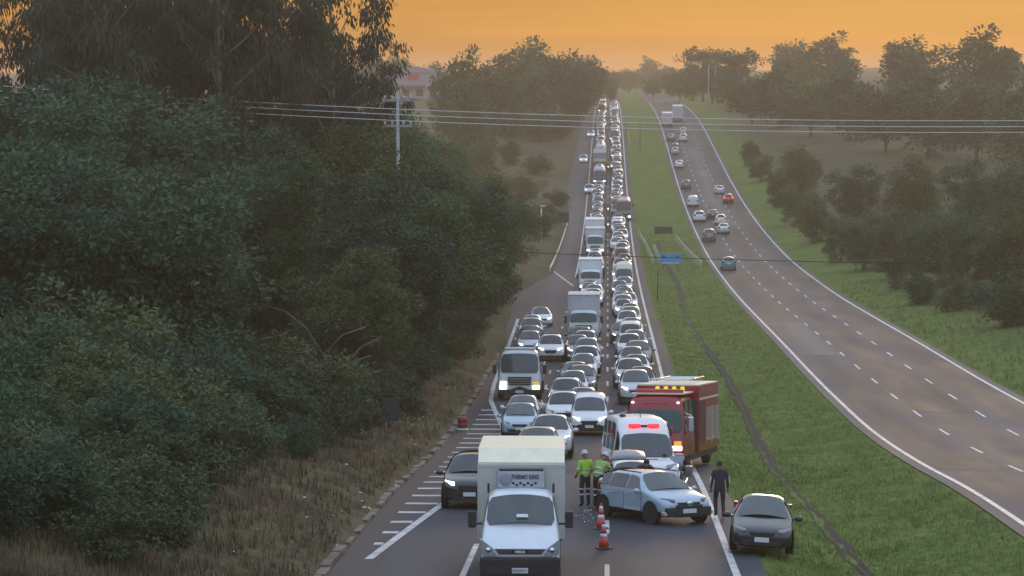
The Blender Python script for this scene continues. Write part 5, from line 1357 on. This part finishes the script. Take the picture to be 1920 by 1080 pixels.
def make_tree(key, seed, H, cz, rx, rz, nclump, nleaf, leafL, clump_r, style='broad', trunk_r=.22, leafm=None, bark=None, low=0.0, flat=False):
    rng = random.Random(seed); tr = MB()
    bend = [Vector((rng.uniform(-.25, .25), rng.uniform(-.25, .25), 0)) for _ in range(6)]
    tp = [Vector((0, 0, -.6))]
    top = cz+rz*.45
    for i in range(1, 6): tp.append(Vector((0, 0, top*i/5))+bend[i]*(i/5)*1.4)
    tr.tube(tp, [trunk_r*(1-.15*i) for i in range(6)], 9)
    vs, fs = [], []
    clumps = []
    for i in range(nclump):
        d = rv(rng)
        if style == 'umbrella': d.z = abs(d.z)
        q = rng.uniform(.55, 1.0) if rng.random() < .8 else rng.uniform(.15, .55)
        lump = 1+.16*math.sin(d.x*4+seed)+.14*math.cos(d.y*5+seed*2)+.10*math.sin(d.z*6+seed)
        c = Vector((d.x*rx*q*lump, d.y*rx*q*lump, cz+d.z*rz*q*lump))
        if c.z < low: c.z = low+rng.uniform(0, .8)
        clumps.append(c)
    for i, c in enumerate(clumps):
        if i % 3 == 0:
            f = max(.22, min(.92, (c.z-rz*.4)/top)); k = min(4, int(f*5)); b0 = tp[k].lerp(tp[k+1], f*5-k)
            mid = b0.lerp(c, .5)+Vector((rng.uniform(-.3, .3), rng.uniform(-.3, .3), rng.uniform(-.1, .5)))
            r0 = trunk_r*.42*(1-f*.5); tr.tube([b0, mid, c], [r0, r0*.6, r0*.22], 5, cap=False)
        cr = clump_r*rng.uniform(.65, 1.35)
        for _ in range(int(nleaf*rng.uniform(.7, 1.3))):
            d = rv(rng); p = c+Vector((d.x, d.y, d.z*.75))*cr*rng.random()**.45
            if style == 'droop':
                dd = (Vector((d.x*.45, d.y*.45, -1.0))+rv(rng)*.35).normalized(); leaf(vs, fs, p, dd, rv(rng), leafL*rng.uniform(.7, 1.4), leafL*.28)
            else:
                dd = (d+rv(rng)*.9+Vector((0, 0, -.15))).normalized(); leaf(vs, fs, p, dd, (Vector((0, 0, 1))+rv(rng)*.7).normalized(), leafL*rng.uniform(.7, 1.35), leafL*.62)
    cm = MB().add(vs, fs)
    PROTO[key] = (tr.mesh(key+'_trunk', [bark or BARK]), cm.mesh(key+'_crown', [leafm or LEAF]), H)
make_tree('broad_a', 1, 12, 7.0, 3.9, 4.6, 95, 330, .235, 1.15, low=.6)
make_tree('broad_b', 2, 12, 6.6, 4.2, 4.8, 95, 320, .24, 1.15, leafm=LEAF2, low=.6)
make_tree('broad_c', 3, 12, 7.2, 3.6, 4.4, 90, 330, .225, 1.1, low=1.2, leafm=LEAF4)
make_tree('broad_d', 12, 12, 5.6, 4.4, 5.6, 105, 210, .30, 1.2, low=.2)
make_tree('broad_e', 13, 12, 5.8, 3.9, 5.6, 90, 190, .32, 1.3, low=.2, leafm=LEAF2)
make_tree('euc_a', 4, 24, 17.5, 3.6, 6.4, 50, 105, .42, 1.0, 'droop', .30, LEAF3, PALEBARK)
make_tree('euc_b', 5, 24, 16.5, 3.9, 6.8, 84, 210, .44, 1.2, 'droop', .32, LEAF3, PALEBARK)
make_tree('far_a', 6, 18, 10.5, 7.0, 7.0, 70, 70, 1.0, 2.1, leafm=LEAF2, low=1.5, trunk_r=.4)
make_tree('far_b', 7, 18, 10.0, 7.6, 7.4, 76, 66, 1.0, 2.1, low=1.5, trunk_r=.4)
make_tree('lace', 8, 20, 15.5, 8.0, 3.0, 46, 46, .8, 1.4, 'umbrella', .35, LEAF3)
make_tree('bush_a', 9, 2.4, 1.1, 1.5, 1.1, 44, 170, .12, .5, leafm=LEAF, low=.15, trunk_r=.06)
make_tree('bush_b', 10, 2.4, 1.1, 1.7, 1.2, 44, 170, .13, .52, leafm=LEAF2, low=.15, trunk_r=.06)
USED_LABELS = set()
trng = random.Random(77)
def tree(key, X, Y, h, label, group=None, name='broadleaf_tree', cat='tree', wide=1.0, dz=0.0):
    tm, cm, H = PROTO[key]; s = h/H
    r = thing(name, label, cat, (X, Y, ground_z(X, Y)+dz), group)
    r.rotation_euler = (0, 0, trng.uniform(0, 6.28)); r.scale = (s*wide, s*wide, s)
    link('trunk' if cat != 'bush' else 'stem', tm, r); link('crown' if cat != 'bush' else 'foliage', cm, r)
    return r
GV = 'roadside trees on the left bank'
VERGE = [(-11.6, 132, 7.5, 'broad_b', 1.05), (-11.3, 146, 10.5, 'broad_a', 1.1), (-10.9, 163, 11.5, 'broad_c', 1.2), (-10.9, 184, 11.5, 'broad_a', 1.15), (-11.2, 206, 11.0, 'broad_b', 1.1), (-11.4, 230, 10.5, 'broad_a', 1.1), (-11.7, 254, 10.5, 'broad_c', 1.1), (-11.3, 276, 10.5, 'broad_a', 1.1), (-10.6, 303, 9.8, 'broad_b', 1.15)]
for i, (X, Y, h, k, w) in enumerate(VERGE): tree(k, X, Y, h, f'dark leafy tree on the left verge, {ordinal(i+1)} from the camera beside the road', GV, wide=w)
SECOND = [(-16.5, 140, 10.5), (-17.5, 158, 12.5), (-16.5, 176, 13.5), (-16.5, 198, 14.5), (-16.5, 222, 14.5), (-17.0, 246, 14), (-15.5, 270, 12.5), (-16, 296, 10)]
for i, (X, Y, h) in enumerate(SECOND): tree(('broad_c', 'broad_a', 'broad_b')[i % 3], X, Y, h, f'dark leafy tree in the second row of the left wood, {ordinal(i+1)} from the camera', GV, wide=1.0)
third = 0
for Y, xs in ((112, (-16.5, -21, -26)), (126, (-20.5, -25.5, -31)), (142, (-22.5, -28, -34)), (160, (-24, -30, -36.5)), (182, (-23.5, -29.5, -36, -43)), (206, (-23, -29.5, -36.5, -44)), (234, (-24, -31, -39, -48))):
    for X in xs:
        third += 1
        tree(trng.choice(['broad_a', 'broad_b', 'broad_c', 'broad_d']), X+trng.uniform(-1, 1), Y+trng.uniform(-3, 3), trng.uniform(11.5, 15.5) if Y > 130 else trng.uniform(9.5, 12), f'dark leafy tree deep in the left wood, {ordinal(third)} counting back from the left bank', 'trees deep in the left wood', wide=1.15)
EUC = [(-17.9, 186, 25.0, 'euc_a'), (-20.4, 174, 25.5, 'euc_b'), (-23.0, 169, 25, 'euc_a'), (-26, 176, 25.5, 'euc_b'), (-29, 167, 25, 'euc_b'), (-32.5, 180, 26, 'euc_a'), (-36.5, 190, 26, 'euc_b'), (-20.0, 194, 20.0, 'euc_b'), (-16.2, 196, 21.0, 'euc_a')]
for i, (X, Y, h, k) in enumerate(EUC): tree(k, X, Y, h, ('tall eucalyptus with drooping foliage against the orange sky, nearest the road' if i == 0 else f'tall eucalyptus standing above the left wood, {ordinal(i+1)} leftwards from the road'), 'tall eucalyptus trees above the left wood', 'eucalyptus_tree', wide=.98)
# shrubs on the near bank and along the wood's foot
shr = 0
for (X, Y, h) in [(-10.6, 116, 2.6), (-11.6, 109, 3.2), (-13.6, 100, 3.0), (-10.2, 126, 2.4), (-15.5, 94, 3.4), (-17.5, 99, 4.0), (-14.8, 104, 3.4), (-16.2, 86, 3.0), (-17.8, 90, 3.6), (-14.6, 82, 2.2), (-16.6, 78, 2.8), (-14.2, 71, 2.0), (-15.6, 74, 2.4), (-19.5, 94, 4.2), (-13.0, 92, 1.8), (-12.9, 112, 3.4), (-10.4, 222, 3.0), (-10.6, 236, 3.2), (-10.8, 248, 3.4), (-11.0, 262, 3.4), (-9.9, 196, 2.6), (-9.8, 176, 2.4), (-10.2, 152, 2.4), (-11.2, 70, 2.2), (-12.8, 66, 2.4), (-11.6, 76, 2.3), (-13.2, 79, 2.9), (-12.2, 85, 2.4), (-11.9, 92, 2.2), (-14.6, 90, 3.2), (-12.0, 101, 2.6), (-15.2, 68, 2.6), (-13.8, 63, 2.2), (-11.0, 64, 1.8), (-10.6, 98, 1.5), (-10.9, 106, 2.0)]:
    shr += 1
    tree('bush_a' if shr % 2 else 'bush_b', X, Y, h, f'leafy shrub on the dry left bank, {ordinal(shr)} of the shrubs under the wood', 'shrubs on the left bank', 'shrub', 'bush', wide=1.15)
# bare leaning tree at the left edge of the wood
def bare_tree():
    Y = 112; X = x_at(615, Y, ground_z(-11.5, Y)); g = ground_z(X, Y)
    r = thing('bare_tree', 'leaning bare grey-brown trunk with splayed branches at the wood edge', 'tree', (X, Y, g))
    build(MB().tube([(0, 0, -.4), (-.05, 0, 1.2), (.05, 0, 2.2), (-.15, .1, 3.2)], [.13, .11, .09, .07], 8), 'trunk', BARK, r)
    for pts in ([(-.1, .1, 3.0), (-.8, 0, 4.2), (-1.6, -.1, 4.9), (-2.6, 0, 5.2)], [(.05, 0, 2.2), (.8, -.1, 2.9), (1.7, -.2, 3.2)], [(-.15, .1, 3.2), (.6, 0, 4.0), (1.5, .1, 4.3)], [(.0, 0, 2.6), (-.9, .2, 3.3), (-1.5, .2, 3.2)], [(.8, -.1, 2.9), (1.3, .1, 3.5), (2.1, .1, 3.9)]):
        build(MB().tube(pts, [.06-.012*i for i in range(len(pts))], 6), 'branch', BARK, r)
bare_tree()
# scrub on the slope left of the far queue
GB_ = 'scrub trees on the far left slope'
sc = 0
for (px, Y, h, k) in [(1046, 470, 2.8, 'bush_a'), (1030, 430, 3.0, 'bush_b'), (1000, 400, 3.2, 'bush_b'), (960, 420, 4.0, 'bush_a'), (930, 390, 4.6, 'broad_e'), (985, 480, 4.0, 'bush_b'), (905, 430, 6.0, 'broad_e'), (1010, 540, 4.0, 'bush_a'), (870, 460, 7.0, 'broad_e'), (955, 560, 5, 'broad_e'), (900, 520, 7.0, 'broad_d'), (830, 480, 8.0, 'broad_d'), (1050, 640, 6, 'broad_e'), (1010, 630, 8, 'broad_d'), (960, 640, 9, 'broad_e'), (880, 600, 9, 'broad_d'), (800, 520, 9, 'broad_e'), (770, 470, 8, 'broad_d'), (730, 430, 9, 'broad_e'), (690, 420, 10, 'broad_d'), (820, 380, 6, 'broad_e'), (760, 350, 7, 'broad_d'), (1070, 720, 6, 'broad_e')]:
    sc += 1
    X = px_x(px, Y)
    tree(k, X, Y, h, f'hazy scrub tree on the slope left of the far queue, {ordinal(sc)} among the scrub', GB_, 'scrub_tree' if not k.startswith('bush') else 'shrub', 'tree' if not k.startswith('bush') else 'bush', wide=1.3)
GF = 'big hazy trees left of the crest'
for i, (px, Y, h, k, w) in enumerate([(868, 560, 20.0, 'far_b', .68), (842, 570, 17.5, 'euc_b', 1.2), (905, 590, 19.0, 'far_a', .72), (925, 610, 15, 'far_b', .9), (968, 690, 17.5, 'far_a', 1.1), (1010, 700, 18, 'far_b', 1.1), (1055, 705, 17.0, 'far_a', 1.1), (1085, 690, 14.5, 'far_b', .85), (990, 650, 13, 'far_b', 1.2), (1100, 760, 15, 'far_a', .8)]):
    tree(k, px_x(px, Y), Y, h, f'big hazy dark tree left of the crest, {ordinal(i+1)} from the left', GF, 'far_tree', wide=w)
GR = 'hazy trees on the right of the far road'
right = [(1275, 930, 10, 'far_a', 1.1), (1300, 900, 11.5, 'far_b', 1.0), (1335, 820, 13.5, 'far_a', 1.0), (1372, 780, 13, 'far_b', 1.0), (1318, 860, 16.5, 'lace', 1.1), (1385, 760, 16, 'lace', 1.0), (1410, 680, 12, 'far_a', 1.2), (1465, 660, 13, 'far_b', 1.2), (1520, 620, 12.5, 'far_a', 1.2), (1590, 600, 14, 'far_b', 1.1), (1660, 560, 13, 'far_a', 1.2), (1740, 540, 15, 'far_b', 1.1), (1830, 520, 15, 'far_a', 1.1), (1920, 500, 16, 'far_b', 1.1), (1700, 700, 17, 'far_a', 1.2), (1850, 660, 18, 'far_b', 1.2), (1560, 800, 16, 'far_b', 1.2), (1480, 860, 16, 'far_a', 1.2)]
for i, (px, Y, h, k, w) in enumerate(right):
    tree(k, px_x(px, Y), Y, h, (f'lacy flat-topped tree above the right-hand trees, {"left" if px < 1350 else "right"} one' if k == 'lace' else f'hazy dark tree beyond the right carriageway, {ordinal(i+1)} going rightwards'), GR, 'far_tree', wide=w)
mid = 0
for (px, Y, h, k) in [(1335, 560, 5, 'broad_e'), (1360, 520, 5.5, 'broad_d'), (1400, 460, 6, 'broad_e'), (1450, 420, 6, 'broad_d'), (1510, 380, 6.5, 'broad_e'), (1560, 340, 6, 'broad_d'), (1620, 320, 7, 'broad_d'), (1690, 300, 7.5, 'broad_e'), (1760, 285, 8, 'broad_d'), (1830, 270, 8, 'broad_d'), (1900, 255, 8.5, 'broad_e'), (1600, 400, 9, 'broad_d'), (1720, 370, 10, 'broad_e'), (1840, 340, 11, 'broad_d'), (1930, 320, 11, 'broad_d'), (1500, 470, 9, 'broad_e'), (1890, 215, 4, 'bush_a'), (1800, 240, 3, 'bush_b'), (1690, 255, 3, 'bush_a')]:
    mid += 1
    tree(k, max(px_x(px, Y), 27.5), Y, h, f'leafy tree on the bank right of the right carriageway, {ordinal(mid)} among them', 'trees on the right bank', 'broadleaf_tree' if not k.startswith('bush') else 'shrub', 'tree' if not k.startswith('bush') else 'bush', wide=1.15)
GC = 'trees on the skyline'
sky_t = [(1215, 1500, 14.0, 'far_b', 1.0), (1150, 1150, 9, 'far_a', 1.2), (1180, 1250, 9, 'far_b', 1.2), (1240, 1180, 9, 'far_a', 1.2), (1260, 1050, 9, 'far_b', 1.2), (1130, 1000, 10, 'far_a', 1.0), (1110, 900, 13, 'far_b', 1.0), (1165, 1400, 9, 'far_a', 1.3), (1195, 1350, 8, 'far_b', 1.3), (1250, 1350, 10, 'far_a', 1.3), (790, 900, 10, 'far_a', 1.3), (750, 1000, 12, 'far_b', 1.3), (700, 900, 12, 'far_a', 1.3), (820, 1050, 10, 'far_b', 1.2), (1290, 1200, 10, 'far_b', 1.3), (1225, 1000, 7, 'far_a', 1.2), (1145, 930, 6.5, 'far_b', 1.0)]
for i, (px, Y, h, k, w) in enumerate(sky_t):
    tree(k, px_x(px, Y), Y, h, ('small dome-shaped hazy tree standing alone on the skyline' if i == 0 else f'faint hazy tree on the skyline, {ordinal(i+1)} of the far belt'), GC, 'skyline_tree', wide=w)

# ================================================================== far building between the trees
def far_building():
    Y = 880; X = px_x(775, Y); g = ground_z(X, Y)
    r = thing('warehouse', 'low mauve warehouse with red sign and blue awning seen through haze', 'building', (X, Y, g))
    W_ = mat('mauve_render', (.34, .28, .29), rough=.8, vary=.1)
    build(MB().box(-9, 9, 0, 14, -1, 8.2), 'wall', W_, r)
    rf = build(MB().prism([(-9.4, 8.2), (9.4, 8.2), (9.4, 8.5), (0, 10.2), (-9.4, 8.5)], 'y', -.4, 14.4), 'roof', mat('roof_sheet', (.30, .25, .26), rough=.6), r)
    build(MB().bbox(-1.8, 1.8, -.25, -.01, 6.0, 7.6, .05), 'sign_panel', mat('red_sign', (.42, .05, .07), rough=.5), r)
    build(MB().bbox(-4.5, 3.6, -1.4, -.01, 3.6, 4.4, .05), 'awning', mat('blue_awning', (.06, .09, .24), rough=.6), r)
    for k in range(4): 
        w_ = build(MB().box(-7.6+k*4.2, -5.4+k*4.2, -.06, -.004, 1.0, 3.0), 'window', TRIM, r)
far_building()
# utility pole with cross arms and street lamp in the gap above the wood
def utility_pole(X, Y, h, label, arms=True):
    g = ground_z(X, Y)
    r = thing('utility_pole', label, 'utility pole', (X, Y, g))
    m_ = mat('pale_concrete_pole', (.36, .35, .33), rough=.7, vary=.15)
    build(MB().tube([(0, 0, -.5), (0, 0, h)], [.20, .10], 8), 'pole', m_, r)
    for z in (h-.5, h-2.1):
        build(MB().box(-.9, .9, -.08, .02, z-.07, z+.07), 'cross_arm', m_, r)
        for x in (-.8, -.35, .35, .8): build(MB().lathe([(.05, z+.07), (.09, z+.12), (.06, z+.18), (.09, z+.24), (.04, z+.30)], 'z', (x, -.03, 0), n=8), 'insulator', mat('porcelain', (.5, .48, .45), rough=.3), r)
    if arms:
        build(MB().tube([(0, 0, h-1.0), (.6, 0, h-.5), (1.1, 0, h-.4)], .05, 6), 'lamp_arm', m_, r)
        build(MB().bbox(.9, 1.5, -.13, .13, h-.48, h-.34, .04), 'lamp_head', m_, r)
    return r
PY = 180.0
PX = px_x(747, PY)
utility_pole(PX, PY, ZC-(176-140)/(FPX/PY)-ground_z(PX, PY)+.1, 'pale utility pole with cross arms rising out of the left wood')
# wires: three conductors sweeping across the view and a fourth lower one
def wire(label, a, b, sag, rad, m_, group='overhead wires across the road'):
    a, b = Vector(a), Vector(b); n = 26; pts = []
    for i in range(n+1):
        t = i/n; p = a.lerp(b, t); p.z -= sag*4*t*(1-t); pts.append(p-a)
    o = build(MB().tube(pts, rad, 5), 'overhead_wire', m_)
    o.location = a
    return tag(o, label, 'wire', group)
WIREM = mat('weathered_cable', (.62, .63, .60), rough=.5, metal=.2); DARKW = mat('black_cable', (.02, .02, .022), rough=.6)
WY = 170.0; ws_ = FPX/WY
def wpt(px, py): return (x_at(px, WY, ZC-6), WY, ZC-(py-140)/ws_)
wire('topmost pale overhead wire crossing in front of the left wood', wpt(-700, 98), wpt(2700, 208), 1.9, .021, WIREM)
wire('middle pale overhead wire crossing in front of the left wood', wpt(-700, 107), wpt(2700, 220), 1.9, .022, WIREM)
wire('lowest pale overhead wire crossing in front of the left wood', wpt(-700, 119), wpt(2700, 230), 1.9, .022, WIREM)
WY = 125.0; ws_ = FPX/WY
wire('single dark cable crossing low over the road near the blue panel', wpt(560, 452), wpt(2300, 492), .35, .016, DARKW)
for px, yy, h, lab in ((-715, 170, None, 'utility pole at the left end of the pale wires'), (2715, 170, None, 'utility pole at the right end of the pale wires')):
    xx = x_at(px, yy, ZC-6); utility_pole(xx, yy, ZC+.8-ground_z(xx, yy), lab, False)
xx = x_at(2310, 125, ZC-9); utility_pole(xx, 125, 12.0, 'utility pole carrying the dark cable right of the road', False)

# ================================================================== evening haze
def haze():
    mb = MB().box(-1050, 1050, -55, 2700, 5.0, 41.5)
    m = bpy.data.materials.new('evening_haze'); m.use_nodes = True; nt = m.node_tree; nt.nodes.clear()
    out = nt.nodes.new('ShaderNodeOutputMaterial'); v = nt.nodes.new('ShaderNodeVolumePrincipled')
    v.inputs['Color'].default_value = (1.0, .79, .55, 1); v.inputs['Density'].default_value = HAZE_DENSITY; v.inputs['Anisotropy'].default_value = .45
    nt.links.new(v.outputs[0], out.inputs['Volume'])
    o = tag(build(mb, 'haze', m), 'thin evening haze over the road', kind='stuff')
    o.display_type = 'WIRE'
HAZE_DENSITY = 0.00042
haze()
